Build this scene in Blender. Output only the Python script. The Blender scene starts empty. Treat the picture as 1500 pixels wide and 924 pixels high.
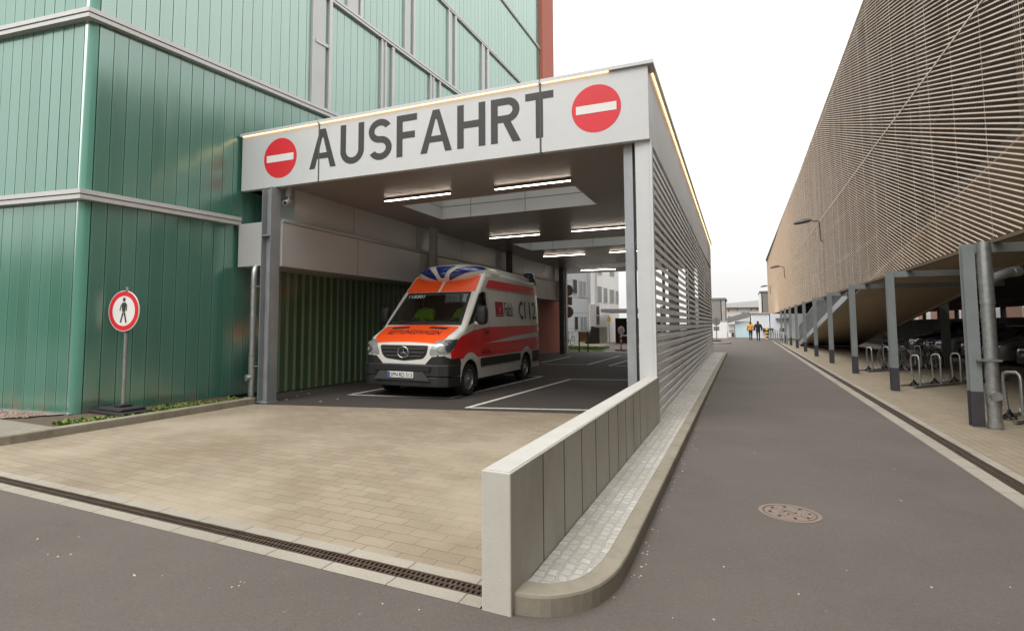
import bpy, bmesh, math, random
from mathutils import Vector, Matrix, Euler
from mathutils.bvhtree import BVHTree
from mathutils.geometry import tessellate_polygon
R = math.radians
random.seed(7)
sc = bpy.context.scene
COL = sc.collection

# ------------------------------------------------------------------ camera (a 19 mm lens with a little shift)
EYE = Vector((0, 0, 1.6))
FPX, CX, CY, YAW, PITCH, ROLL = 800.0, 688.4, 418.8, R(26.34), R(3.933), R(-0.029)
_f = Vector((-math.sin(YAW)*math.cos(PITCH), math.cos(YAW)*math.cos(PITCH), math.sin(PITCH)))
_r0 = Vector((math.cos(YAW), math.sin(YAW), 0)); _u0 = _r0.cross(_f)
_r = math.cos(ROLL)*_r0 + math.sin(ROLL)*_u0
_u = -math.sin(ROLL)*_r0 + math.cos(ROLL)*_u0
cd = bpy.data.cameras.new('camera'); cam = bpy.data.objects.new('camera', cd); COL.objects.link(cam)
cam.matrix_world = Matrix((( _r.x, _u.x, -_f.x, 0), (_r.y, _u.y, -_f.y, 0), (_r.z, _u.z, -_f.z, 1.6), (0, 0, 0, 1)))
cd.sensor_fit = 'HORIZONTAL'; cd.sensor_width = 36.0; cd.lens = FPX*36.0/1500.0
cd.shift_x = (750-CX)/1500.0; cd.shift_y = -(462-CY)/1500.0
cd.clip_start = 0.05; cd.clip_end = 2000
sc.camera = cam

def at(px, py, X=None, Y=None, Z=None):
    """the place in the scene that a spot of the survey photo shows, on a plane of known X, Y or Z"""
    d = _f + _r*((px-CX)/FPX) + _u*((CY-py)/FPX)
    t = (X/d.x) if X is not None else (Y/d.y) if Y is not None else ((Z-1.6)/d.z)
    return EYE + d*t
def on(px, py, a, b):
    d = _f + _r*((px-CX)/FPX) + _u*((CY-py)/FPX)
    n = Vector((-(b[1]-a[1]), b[0]-a[0]))
    t = (n.x*a[0]+n.y*a[1])/(n.x*d.x+n.y*d.y)
    return EYE + d*t

# ------------------------------------------------------------------ objects
def link(o):
    COL.objects.link(o); return o
def tag(o, label=None, cat=None, group=None, kind=None):
    if label: o['label'] = label
    if cat: o['category'] = cat
    if group: o['group'] = group
    if kind: o['kind'] = kind
    return o
def thing(name, label, cat, loc=(0, 0, 0), rz=0.0, group=None):
    o = bpy.data.objects.new(name, None); link(o)
    o.location = loc; o.rotation_euler = (0, 0, rz); o.empty_display_size = .1
    return tag(o, label, cat, group)
def kids(o): return [c for c in o.children]
def copy_tree(o, parent=None):
    c = o.copy(); COL.objects.link(c)
    if parent: c.parent = parent
    for ch in kids(o): copy_tree(ch, c)
    return c
def root_of(o):
    while o.parent: o = o.parent
    return o

class MB:
    """collects shapes and links them as ONE mesh object"""
    def __init__(s): s.v = []; s.f = []; s.uv = {}; s.mi = []
    def face(s, pts, uv=None, m=0):
        b = len(s.v); s.v += [tuple(p) for p in pts]; s.f.append(tuple(range(b, b+len(pts)))); s.mi.append(m)
        if uv: s.uv[len(s.f)-1] = uv
        return s
    def raw(s, v, f, m=0):
        b = len(s.v); s.v += [tuple(p) for p in v]; s.f += [tuple(i+b for i in q) for q in f]; s.mi += [m]*len(f)
        return s
    def box(s, x0, x1, y0, y1, z0, z1, m=0, M=None):
        v = [(x, y, z) for z in (z0, z1) for y in (y0, y1) for x in (x0, x1)]
        if M is not None: v = [M @ Vector(p) for p in v]
        return s.raw(v, [(0, 2, 3, 1), (4, 5, 7, 6), (0, 1, 5, 4), (2, 6, 7, 3), (0, 4, 6, 2), (1, 3, 7, 5)], m)
    def prism(s, poly, z0, z1, m=0, M=None):
        """plan polygon (x,y) extruded in z; M places it"""
        n = len(poly)
        a = sum(poly[i][0]*poly[(i+1) % n][1]-poly[(i+1) % n][0]*poly[i][1] for i in range(n))
        if a < 0: poly = poly[::-1]
        v = [Vector((p[0], p[1], z0)) for p in poly]+[Vector((p[0], p[1], z1)) for p in poly]
        if M is not None: v = [M @ p for p in v]
        f = [tuple(range(n-1, -1, -1)), tuple(range(n, 2*n))]+[(i, (i+1) % n, n+(i+1) % n, n+i) for i in range(n)]
        return s.raw(v, f, m)
    def tube(s, pts, r, n=10, m=0, cap=True):
        pts = [Vector(p) for p in pts]; k = len(pts); rs = r if isinstance(r, (list, tuple)) else [r]*k
        v = []; prev = None
        for i, p in enumerate(pts):
            d = (pts[min(i+1, k-1)]-pts[max(i-1, 0)]).normalized()
            if prev is None:
                a = Vector((0, 0, 1)) if abs(d.z) < .9 else Vector((1, 0, 0)); e = d.cross(a).normalized()
            else:
                e = (prev-d*prev.dot(d)).normalized()
            prev = e; g = d.cross(e)
            v += [p+(e*math.cos(2*math.pi*j/n)+g*math.sin(2*math.pi*j/n))*rs[i] for j in range(n)]
        f = [(i*n+j, i*n+(j+1) % n, (i+1)*n+(j+1) % n, (i+1)*n+j) for i in range(k-1) for j in range(n)]
        if cap: f += [tuple(range(n-1, -1, -1)), tuple(range((k-1)*n, k*n))]
        return s.raw(v, f, m)
    def bar(s, a, b, w, h, m=0):
        a = Vector(a); b = Vector(b); d = b-a; L = d.length; d.normalize()
        up = Vector((0, 0, 1)) if abs(d.z) < .95 else Vector((0, 1, 0))
        sx = d.cross(up).normalized(); uz = sx.cross(d)
        M = Matrix(((sx.x, d.x, uz.x, a.x), (sx.y, d.y, uz.y, a.y), (sx.z, d.z, uz.z, a.z), (0, 0, 0, 1)))
        return s.box(-w/2, w/2, 0, L, -h/2, h/2, m, M)
    def lathe(s, prof, n=32, M=None, m=0, close=False):
        """profile of (radius, height) turned about local z"""
        k = len(prof); v = []
        for j in range(n):
            c, q = math.cos(2*math.pi*j/n), math.sin(2*math.pi*j/n)
            v += [Vector((r*c, r*q, z)) for r, z in prof]
        if M is not None: v = [M @ p for p in v]
        f = []
        for j in range(n):
            for i in range(k if close else k-1):
                i2 = (i+1) % k; j2 = (j+1) % n
                f.append((j*k+i, j2*k+i, j2*k+i2, j*k+i2))
        return s.raw(v, f, m)
    def build(s, name, mat, parent=None, smooth=False, bevel=0.0, local=True, world=False, seg=2, merge=False):
        me = bpy.data.meshes.new(name)
        off = Vector((0, 0, 0))
        v = s.v
        if world and parent is not None:            # coordinates are given in the world: make them relative to an unrotated root
            off = root_of(parent).location
            v = [(p[0]-off.x, p[1]-off.y, p[2]-off.z) for p in v]
        me.from_pydata(v, [], s.f); me.update()
        for mt in (mat if isinstance(mat, (list, tuple)) else [mat]): me.materials.append(mt)
        if any(s.mi): me.polygons.foreach_set('material_index', s.mi)
        if s.uv:
            l = me.uv_layers.new(name='UVMap')
            for fi, uv in s.uv.items():
                for li, q in zip(me.polygons[fi].loop_indices, uv): l.data[li].uv = q
        if merge or smooth:
            bm = bmesh.new(); bm.from_mesh(me); bmesh.ops.remove_doubles(bm, verts=bm.verts, dist=1e-5)
            bmesh.ops.recalc_face_normals(bm, faces=bm.faces)
            bm.to_mesh(me); bm.free()
        if smooth:
            for p in me.polygons: p.use_smooth = True
            try: me.set_sharp_from_angle(angle=R(38))
            except Exception: pass
        o = bpy.data.objects.new(name, me); link(o)
        if parent is not None: o.parent = parent
        if bevel:
            b = o.modifiers.new('bevel', 'BEVEL'); b.width = bevel; b.segments = seg; b.limit_method = 'ANGLE'; b.angle_limit = R(40)
        return o

def evald(o, name=None):
    """the mesh of an object after its modifiers"""
    bpy.context.view_layer.update()
    dg = bpy.context.evaluated_depsgraph_get()
    me = bpy.data.meshes.new_from_object(o.evaluated_get(dg), depsgraph=dg)
    if name: me.name = name
    return me
def bake(o):
    me = evald(o, o.data.name); o.modifiers.clear(); old = o.data; o.data = me
    return o

def font_mesh(txt, size=1.0, offset=0.0, ext=0.0, xs=1.0, shear=0.0):
    """lettering as flat or thick mesh data, baseline at y=0, centred in x; returns (verts, faces, width)"""
    cu = bpy.data.curves.new('lettering', 'FONT'); cu.body = txt; cu.size = size; cu.offset = offset; cu.extrude = ext; cu.shear = shear
    cu.resolution_u = 6; cu.align_x = 'LEFT'
    o = bpy.data.objects.new('lettering', cu); link(o)
    me = evald(o); bpy.data.objects.remove(o); bpy.data.curves.remove(cu)
    v = [Vector(p.co) for p in me.vertices]; f = [tuple(p.vertices) for p in me.polygons]
    x0 = min(p.x for p in v); x1 = max(p.x for p in v); y0 = min(p.y for p in v); y1 = max(p.y for p in v)
    bpy.data.meshes.remove(me)
    for p in v: p.x = (p.x-(x0+x1)/2)*xs
    return v, f, (x1-x0)*xs, y0, y1
def fit_text(txt, w, h, offset=0.0, ext=0.0, shear=0.0):
    """letters filling a box of w by h, centred at the origin"""
    v, f, tw, y0, y1 = font_mesh(txt, 1.0, offset, ext, 1.0, shear)
    return [Vector((p.x*w/tw, (p.y-(y0+y1)/2)*h/(y1-y0), p.z)) for p in v], f

# ------------------------------------------------------------------ materials
def new_mat(name):
    m = bpy.data.materials.new(name); m.use_nodes = True; nt = m.node_tree
    return m, nt, nt.nodes['Principled BSDF']
def N(nt, t, **kw):
    n = nt.nodes.new(t)
    for k, v in kw.items():
        if k in n.inputs.keys() and not hasattr(type(n), k): n.inputs[k].default_value = v
        else:
            try: setattr(n, k, v)
            except Exception: n.inputs[k].default_value = v
    return n
def mathn(nt, op, a, b=None, c=None):
    n = nt.nodes.new('ShaderNodeMath'); n.operation = op
    for i, q in enumerate((a, b, c)):
        if q is None: continue
        if isinstance(q, (int, float)): n.inputs[i].default_value = q
        else: nt.links.new(q, n.inputs[i])
    return n.outputs[0]
def mix(nt, fac, a, b, mode='MIX'):
    n = nt.nodes.new('ShaderNodeMix'); n.data_type = 'RGBA'; n.blend_type = mode; n.clamp_factor = True
    for sock, q in ((n.inputs[0], fac), (n.inputs[6], a), (n.inputs[7], b)):
        if isinstance(q, (int, float)): sock.default_value = q
        elif isinstance(q, (tuple, list)): sock.default_value = (*q[:3], 1)
        else: nt.links.new(q, sock)
    return n.outputs[2]
def noise(nt, co, scale, detail=4, rough=.55, stretch=None):
    if stretch:
        mp = nt.nodes.new('ShaderNodeMapping'); mp.inputs['Scale'].default_value = stretch; nt.links.new(co, mp.inputs[0]); co = mp.outputs[0]
    n = nt.nodes.new('ShaderNodeTexNoise'); n.inputs['Scale'].default_value = scale; n.inputs['Detail'].default_value = detail; n.inputs['Roughness'].default_value = rough
    nt.links.new(co, n.inputs['Vector']); return n.outputs[0]
def ramp(nt, fac, p0, p1, c0=0.0, c1=1.0):
    n = nt.nodes.new('ShaderNodeMapRange'); n.inputs[1].default_value = p0; n.inputs[2].default_value = p1; n.inputs[3].default_value = c0; n.inputs[4].default_value = c1
    nt.links.new(fac, n.inputs[0]); return n.outputs[0]
def coords(nt, kind='Object'):
    return nt.nodes.new('ShaderNodeTexCoord').outputs[kind]
def bump(nt, p, h, strength=.3, dist=.01):
    b = nt.nodes.new('ShaderNodeBump'); b.inputs['Strength'].default_value = strength; b.inputs['Distance'].default_value = dist
    nt.links.new(h, b.inputs['Height']); nt.links.new(b.outputs[0], p.inputs['Normal'])
def pm(name, col, rough=.5, metal=0.0, var=.12, scale=2.5, bmp=0.0, bscale=60, coat=0.0, stretch=None, dirt=None, spec=.5):
    """painted, cast or rolled surface: base colour with uneven wear, uneven gloss and fine relief"""
    m, nt, p = new_mat(name)
    co = coords(nt)
    a = noise(nt, co, scale, 5, .6, stretch); b = noise(nt, co, scale*9, 3, .6, stretch)
    f = mathn(nt, 'ADD', mathn(nt, 'MULTIPLY', a, .7), mathn(nt, 'MULTIPLY', b, .3))
    f = ramp(nt, f, .3, .7)
    lo = tuple(c*(1-var) for c in col); hi = tuple(min(1, c*(1+var)) for c in col)
    c = mix(nt, f, lo, hi)
    if dirt:
        g = ramp(nt, noise(nt, co, dirt[1], 6, .65, dirt[3] if len(dirt) > 3 else None), .5, .78)
        c = mix(nt, mathn(nt, 'MULTIPLY', g, dirt[2]), c, dirt[0])
    nt.links.new(c, p.inputs['Base Color'])
    nt.links.new(ramp(nt, a, .3, .7, max(.03, rough*.85), min(1, rough*1.15)), p.inputs['Roughness'])
    p.inputs['Metallic'].default_value = metal
    p.inputs['Specular IOR Level'].default_value = spec
    if coat: p.inputs['Coat Weight'].default_value = coat; p.inputs['Coat Roughness'].default_value = .06
    if bmp: bump(nt, p, noise(nt, co, bscale, 4, .6), bmp, .01)
    return m
def emit(name, col, strength):
    m, nt, p = new_mat(name); p.inputs['Base Color'].default_value = (*col, 1)
    p.inputs['Emission Color'].default_value = (*col, 1); p.inputs['Emission Strength'].default_value = strength
    return m
def glassy(name, tint=(.8, .85, .85), alpha=.25, rough=.03):
    """thin clear pane: mostly lets light through, mirrors a little"""
    m, nt, p = new_mat(name); nt.nodes.remove(p); out = nt.nodes['Material Output']
    t = nt.nodes.new('ShaderNodeBsdfTransparent'); t.inputs[0].default_value = (*tint, 1)
    g = nt.nodes.new('ShaderNodeBsdfGlossy'); g.inputs['Roughness'].default_value = rough; g.inputs['Color'].default_value = (.9, .95, .95, 1)
    fr = nt.nodes.new('ShaderNodeFresnel'); fr.inputs[0].default_value = 1.5
    x = nt.nodes.new('ShaderNodeMixShader')
    nt.links.new(mathn(nt, 'MINIMUM', mathn(nt, 'ADD', fr.outputs[0], alpha), 1.0), x.inputs[0]); nt.links.new(t.outputs[0], x.inputs[1]); nt.links.new(g.outputs[0], x.inputs[2])
    nt.links.new(x.outputs[0], out.inputs[0]); return m

def brick_mat(name, c1, c2, mortar, bw, bh, msize=.006, rot=0.0, rough=.85, stain=(.2, .16, .1), stain_amt=.4, squash=1.0, offs=.5, bstr=.5, vert=False, patch=None, wander=.014):
    m, nt, p = new_mat(name); co = coords(nt)
    if vert:                                        # masonry on an upright wall: run x+y along, z up
        sp = nt.nodes.new('ShaderNodeSeparateXYZ'); nt.links.new(co, sp.inputs[0])
        cb = nt.nodes.new('ShaderNodeCombineXYZ'); nt.links.new(mathn(nt, 'ADD', sp.outputs[0], sp.outputs[1]), cb.inputs[0]); nt.links.new(sp.outputs[2], cb.inputs[1]); co2 = cb.outputs[0]
    else:
        mp = nt.nodes.new('ShaderNodeMapping'); mp.inputs['Rotation'].default_value = (0, 0, rot); nt.links.new(co, mp.inputs[0]); co2 = mp.outputs[0]
    # joints that wander a little
    w = nt.nodes.new('ShaderNodeTexNoise'); w.inputs['Scale'].default_value = 9; nt.links.new(co2, w.inputs['Vector'])
    va = nt.nodes.new('ShaderNodeVectorMath'); va.operation = 'MULTIPLY_ADD'; va.inputs[1].default_value = (wander, wander, 0); nt.links.new(w.outputs['Color'], va.inputs[0]); nt.links.new(co2, va.inputs[2])
    b = nt.nodes.new('ShaderNodeTexBrick'); b.inputs['Scale'].default_value = 1; b.inputs['Brick Width'].default_value = bw; b.inputs['Row Height'].default_value = bh
    b.inputs['Mortar Size'].default_value = msize; b.inputs['Mortar Smooth'].default_value = .25; b.offset = offs
    b.inputs['Color1'].default_value = (*c1, 1); b.inputs['Color2'].default_value = (*c2, 1); b.inputs['Mortar'].default_value = (*mortar, 1); b.inputs['Bias'].default_value = 0
    nt.links.new(va.outputs[0], b.inputs['Vector'])
    big = noise(nt, co, .7, 6, .6); fine = noise(nt, co, 45, 4, .7)
    c = mix(nt, mathn(nt, 'MULTIPLY', ramp(nt, big, .42, .72), stain_amt), b.outputs['Color'], stain)
    if patch:
        c = mix(nt, mathn(nt, 'MULTIPLY', ramp(nt, noise(nt, co, patch[1], 3, .5), .5, .66), patch[2]), c, patch[0])
    c = mix(nt, .35, c, mix(nt, ramp(nt, fine, .3, .7), (.35, .35, .35), (.65, .65, .65)), 'OVERLAY')
    nt.links.new(c, p.inputs['Base Color']); p.inputs['Roughness'].default_value = rough
    h = mathn(nt, 'ADD', mathn(nt, 'MULTIPLY', mathn(nt, 'SUBTRACT', 1.0, b.outputs['Fac']), 1.0), mathn(nt, 'MULTIPLY', fine, .25))
    bump(nt, p, h, bstr, .006)
    return m
def asphalt(name, col, rough=.85, warm=(.12, .1, .085), spec=.3):
    m, nt, p = new_mat(name); co = coords(nt)
    g = nt.nodes.new('ShaderNodeTexVoronoi'); g.inputs['Scale'].default_value = 110; nt.links.new(co, g.inputs['Vector'])
    fine = noise(nt, co, 160, 3, .7); big = noise(nt, co, .5, 6, .6); mid = noise(nt, co, 5, 5, .65)
    c = mix(nt, ramp(nt, big, .35, .7), tuple(x*.86 for x in col), tuple(x*1.12 for x in col))
    c = mix(nt, mathn(nt, 'MULTIPLY', ramp(nt, mid, .5, .75), .5), c, warm)
    st = noise(nt, co, 38, 3, .6); c = mix(nt, mathn(nt, 'MULTIPLY', ramp(nt, st, .52, .72), .4), c, tuple(x*.62 for x in col)); c = mix(nt, mathn(nt, 'MULTIPLY', ramp(nt, st, .46, .3), .35), c, tuple(x*1.5 for x in col))
    cr = nt.nodes.new('ShaderNodeTexVoronoi'); cr.feature = 'DISTANCE_TO_EDGE'; cr.inputs['Scale'].default_value = .22
    wv = nt.nodes.new('ShaderNodeVectorMath'); wv.operation = 'MULTIPLY_ADD'; wn_ = nt.nodes.new('ShaderNodeTexNoise'); wn_.inputs['Scale'].default_value = 1.6; wn_.inputs['Detail'].default_value = 6; nt.links.new(co, wn_.inputs['Vector']); wv.inputs[1].default_value = (.9, .9, 0); nt.links.new(wn_.outputs['Color'], wv.inputs[0]); nt.links.new(co, wv.inputs[2]); nt.links.new(wv.outputs[0], cr.inputs['Vector'])
    crk = mathn(nt, 'MULTIPLY', ramp(nt, cr.outputs['Distance'], .0035, .0012), ramp(nt, big, .66, .70))
    c = mix(nt, mathn(nt, 'MULTIPLY', crk, .3), c, tuple(x*.3 for x in col))
    oil = ramp(nt, noise(nt, co, 1.7, 3, .5), .70, .80); c = mix(nt, mathn(nt, 'MULTIPLY', oil, .35), c, tuple(x*.5 for x in col))
    c = mix(nt, mathn(nt, 'MULTIPLY', ramp(nt, fine, .48, .72), .6), c, tuple(x*2.1 for x in col))
    c = mix(nt, mathn(nt, 'MULTIPLY', ramp(nt, g.outputs['Distance'], .1, .0), .45), c, tuple(x*.45 for x in col))
    pale = ramp(nt, noise(nt, co, 23, 2, .4), .765, .8)
    c = mix(nt, mathn(nt, 'MULTIPLY', pale, .35), c, (.35, .33, .3))
    nt.links.new(c, p.inputs['Base Color']); p.inputs['Roughness'].default_value = rough; p.inputs['Specular IOR Level'].default_value = spec
    bump(nt, p, mathn(nt, 'ADD', fine, mathn(nt, 'MULTIPLY', g.outputs['Distance'], .6)), .5, .004)
    return m

M = {}
def mats():
    M['asphalt'] = asphalt('asphalt', (.112, .098, .087), .85, (.135, .115, .098))
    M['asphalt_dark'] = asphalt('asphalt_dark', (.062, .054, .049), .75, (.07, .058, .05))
    M['base_ground'] = pm('base_ground', (.05, .045, .04), .95, 0, .3, 1)
    M['paver'] = brick_mat('paver', (.325, .27, .196), (.272, .225, .163), (.17, .14, .105), .29, .145, .0045, 0, .85, (.185, .14, .09), .75, patch=((.40, .345, .26), .55, .55))
    M['paver_side'] = brick_mat('paver_side', (.31, .255, .18), (.265, .215, .15), (.17, .14, .1), .21, .105, .005, R(90), .85, (.2, .16, .11), .3)
    M['paver_grey'] = brick_mat('paver_grey', (.3, .27, .22), (.25, .23, .19), (.12, .11, .09), .205, .105, .005, 0, .85)
    M['cobble'] = brick_mat('cobble', (.56, .545, .51), (.42, .41, .385), (.41, .39, .345), .085, .072, .009, R(90), .8, (.30, .27, .2), .45, bstr=1.0, wander=.055)
    M['kerb'] = pm('kerb', (.28, .25, .195), .85, 0, .18, 1.6, .3, 90, dirt=((.12, .1, .065), 3, .6))
    M['kerb_strip'] = brick_mat('kerb_strip', (.36, .33, .275), (.31, .285, .235), (.14, .12, .1), .5, 2.0, .006, 0, .85, (.2, .17, .13), .4)
    M['concrete'] = pm('concrete', (.50, .48, .42), .75, 0, .1, 1.3, .2, 70, dirt=((.22, .2, .16), 1.6, .55, (1, 1, .35)))
    M['concrete_top'] = pm('concrete_top', (.50, .485, .45), .75, 0, .08, 2.5, .2, 70)
    M['groove'] = pm('groove', (.10, .095, .085), .9)
    M['marking'] = pm('marking', (.70, .68, .64), .7, 0, .15, 6, .2, 80, dirt=((.2, .18, .16), 14, .6))
    M['grate'] = pm('grate', (.085, .058, .042), .6, .3, .35, 9, .2, 90)
    M['cast_iron'] = pm('cast_iron', (.24, .19, .155), .65, .2, .25, 20, .4, 120, dirt=((.3, .17, .12), 4, .5))
    M['hole'] = pm('hole', (.012, .011, .01), .95)
    M['panel_white'] = pm('panel_white', (.575, .585, .59), .38, .05, .04, .8, 0, dirt=((.45, .45, .43), 1.2, .3))
    M['panel_grey'] = pm('panel_grey', (.50, .495, .485), .38, .15, .05, .8)
    M['ceiling_metal'] = pm('ceiling_metal', (.37, .325, .29), .34, .35, .07, .35)
    M['steel_blue'] = pm('steel_blue', (.32, .335, .35), .5, .35, .14, 3, .1, 30, dirt=((.22, .22, .22), 2.2, .5))
    M['galv'] = pm('galv', (.42, .43, .43), .33, .75, .22, 14, .05, 60)
    M['black_letter'] = pm('black_letter', (.035, .034, .033), .5, 0, .1)
    M['sign_red'] = pm('sign_red', (.66, .018, .03), .4, 0, .05)
    M['sign_white'] = pm('sign_white', (.75, .74, .72), .45, 0, .04)
    M['alu_louvre'] = pm('alu_louvre', (.72, .71, .685), .42, .1, .08, 1.5, 0, dirt=((.3, .27, .23), 2, .4))
    M['alu_frame'] = pm('alu_frame', (.58, .575, .56), .4, .25, .07, 1.5)
    M['rubber'] = pm('rubber', (.025, .024, .024), .75, 0, .2, 8, .2, 80)
    M['garage_cream'] = pm('garage_cream', (.86, .72, .60), .5, .0, .08, 1.1, 0, dirt=((.36, .19, .07), 1.0, .75, (1, 1, .4)))
    M['garage_wire'] = pm('garage_wire', (.66, .52, .38), .5, 0, .15, 2)
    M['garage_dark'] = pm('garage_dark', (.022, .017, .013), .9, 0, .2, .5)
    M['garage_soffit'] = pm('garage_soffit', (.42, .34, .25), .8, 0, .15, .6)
    M['steel_grey'] = pm('steel_grey', (.24, .262, .265), .5, .2, .12, 2.5, .08, 30)
    M['sleeve'] = pm('sleeve', (.045, .044, .05), .6, 0, .2, 5)
    M['led_warm'] = emit('led_warm', (1, .64, .32), 1.8)
    M['led_tube'] = emit('led_tube', (1, .86, .72), 13)
    M['lamp_grey'] = pm('lamp_grey', (.10, .092, .083), .6, .1)
    M['lamp_body'] = pm('lamp_body', (.13, .13, .13), .45, .3)
    M['red_render'] = pm('red_render', (.46, .15, .105), .85, 0, .08, 1.2, .15, 60)
    M['facade_white'] = pm('facade_white', (.84, .835, .82), .7, 0, .06, .4)
    M['facade_grey'] = pm('facade_grey', (.50, .53, .56), .6, .05, .06, .4)
    M['roof_grey'] = pm('roof_grey', (.2, .2, .195), .8, 0, .12, 1)
    M['pane_dark'] = pm('pane_dark', (.05, .06, .07), .12, 0, .3, .5)
    M['pane_pale'] = pm('pane_pale', (.30, .33, .34), .12, 0, .3, .6)
    M['orange'] = pm('orange', (1.0, .10, .012), .35, 0, .03, 1, coat=.4)
    M['van_red'] = pm('van_red', (.80, .012, .012), .35, 0, .04, 1, coat=.4)
    M['van_white'] = pm('van_white', (.72, .70, .65), .32, 0, .04, .8, coat=.5, dirt=((.45, .42, .37), 1.5, .35))
    M['van_plastic'] = pm('van_plastic', (.018, .018, .019), .5, 0, .2, 5, .08, 120)
    M['van_dark'] = pm('van_dark', (.012, .012, .013), .7)
    M['tyre'] = pm('tyre', (.022, .021, .02), .8, 0, .25, 8, .2, 60)
    M['rim'] = pm('rim', (.32, .32, .32), .35, .7, .1, 6)
    M['chrome'] = pm('chrome', (.75, .75, .75), .12, 1, .04)
    M['blue_lens'] = pm('blue_lens', (.008, .028, .22), .1, 0, .2, 3, coat=.8)
    M['lamp_glass'] = pm('lamp_glass', (.40, .41, .41), .16, .35, .2, 7, coat=1)
    M['hivis'] = pm('hivis', (.42, .85, .02), .7, 0, .2, 6, .3, 30)
    M['skin'] = pm('skin', (.55, .33, .23), .55, 0, .06)
    M['hair'] = pm('hair', (.05, .035, .025), .7)
    M['black_cloth'] = pm('black_cloth', (.02, .021, .025), .85, 0, .25, 9, .3, 60)
    M['yellow_cloth'] = pm('yellow_cloth', (.80, .36, .02), .8, 0, .12, 9, .3, 60)
    M['plum_cloth'] = pm('plum_cloth', (.07, .025, .05), .85, 0, .2, 9, .3, 60)
    M['yellow'] = pm('yellow', (.85, .50, .04), .5, 0, .08)
    M['wood'] = pm('wood', (.09, .05, .03), .7, 0, .25, 6, 0, 60, stretch=(1, 1, .15))
    M['soil'] = pm('soil', (.10, .075, .05), .95, 0, .4, 8, .6, 40)
    M['grass'] = pm('grass', (.10, .19, .03), .8, 0, .35, 6)
    M['grass_dry'] = pm('grass_dry', (.19, .22, .05), .8, 0, .35, 6)
    M['gravel'] = pm('gravel', (.30, .22, .18), .9, 0, .45, 25)
    M['litter'] = pm('litter', (.55, .51, .45), .8, 0, .3, 30)
    M['glass_clear'] = glassy('glass_clear', (.95, .97, .97), .03)
    M['windscreen'] = glassy('windscreen', (.42, .46, .46), .15, .02)
    M['brick_far'] = brick_mat('brick_far', (.34, .13, .085), (.26, .1, .07), (.35, .3, .26), .24, .075, .012, 0, .9, vert=True)
    M['concrete_far'] = pm('concrete_far', (.40, .375, .32), .85, 0, .12, .8, .2, 30)
    M['mint_wall'] = pm('mint_wall', (.55, .70, .74), .5, 0, .06, .6)
mats()
def channel(name, c1, c2, rib, ribw, mirror):
    # cast green channel glass: a green body under a mirror-like skin, each plank a little different
    m, nt, p = new_mat(name); nt.nodes.remove(p); out = nt.nodes['Material Output']
    uv = coords(nt, 'UV'); sp = nt.nodes.new('ShaderNodeSeparateXYZ'); nt.links.new(uv, sp.inputs[0])
    wn = nt.nodes.new('ShaderNodeTexWhiteNoise'); wn.noise_dimensions = '1D'; nt.links.new(mathn(nt, 'FLOOR', sp.outputs[0]), wn.inputs['W'])
    fr = mathn(nt, 'FRACT', sp.outputs[0])
    edge = mathn(nt, 'ABSOLUTE', mathn(nt, 'SUBTRACT', fr, .5))
    co = coords(nt)
    str_ = noise(nt, co, 1.0, 2, .5, (2.2, 2.2, .22))
    body = mix(nt, wn.outputs[0], c1, c2)
    body = mix(nt, ramp(nt, edge, *ribw), body, rib)
    sz = nt.nodes.new('ShaderNodeSeparateXYZ'); nt.links.new(uv, sz.inputs[0])
    splash = mathn(nt, 'MULTIPLY', ramp(nt, sz.outputs[1], .55, .1), ramp(nt, noise(nt, co, 3.5, 5, .6, (1, 1, .6)), .46, .66))
    body = mix(nt, mathn(nt, 'MULTIPLY', splash, .75), body, (.20, .155, .105))
    body = mix(nt, mathn(nt, 'MULTIPLY', ramp(nt, str_, .45, .7), .10), body, (.05, .17, .12))
    d = nt.nodes.new('ShaderNodeBsdfDiffuse'); nt.links.new(body, d.inputs[0])
    g = nt.nodes.new('ShaderNodeBsdfGlossy'); g.inputs['Color'].default_value = (.84, .98, .91, 1)
    nt.links.new(ramp(nt, str_, .3, .7, .15, .23), g.inputs['Roughness'])
    bn = nt.nodes.new('ShaderNodeBump'); bn.inputs['Strength'].default_value = .25; bn.inputs['Distance'].default_value = .02; nt.links.new(noise(nt, co, 1.6, 1, .4, (2.4, 2.4, .4)), bn.inputs['Height']); nt.links.new(bn.outputs[0], g.inputs['Normal'])
    lw = nt.nodes.new('ShaderNodeFresnel'); lw.inputs[0].default_value = 1.5
    x = nt.nodes.new('ShaderNodeMixShader'); nt.links.new(mathn(nt, 'MINIMUM', mathn(nt, 'ADD', mathn(nt, 'MULTIPLY', lw.outputs[0], .8), mirror), .9), x.inputs[0]); nt.links.new(d.outputs[0], x.inputs[1]); nt.links.new(g.outputs[0], x.inputs[2])
    nt.links.new(x.outputs[0], out.inputs[0]); M[name] = m
channel('channel_glass', (.042, .16, .115), (.06, .20, .15), (.12, .31, .24), (.34, .5, 0, .5), .20)
channel('channel_glass_upper', (.12, .24, .195), (.16, .29, .24), (.26, .42, .36), (.34, .5, 0, .5), .25)  # paler body: sky reflection of the upper storeys put into the colour
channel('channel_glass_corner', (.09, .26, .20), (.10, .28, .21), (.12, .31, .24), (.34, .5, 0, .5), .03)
channel('channel_glass_lit', (.06, .115, .06), (.09, .15, .08), (.32, .42, .26), (.26, .44, 0, .9), .06)  # yellower body, brighter ribs: glow from indoors put into the colour

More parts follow.
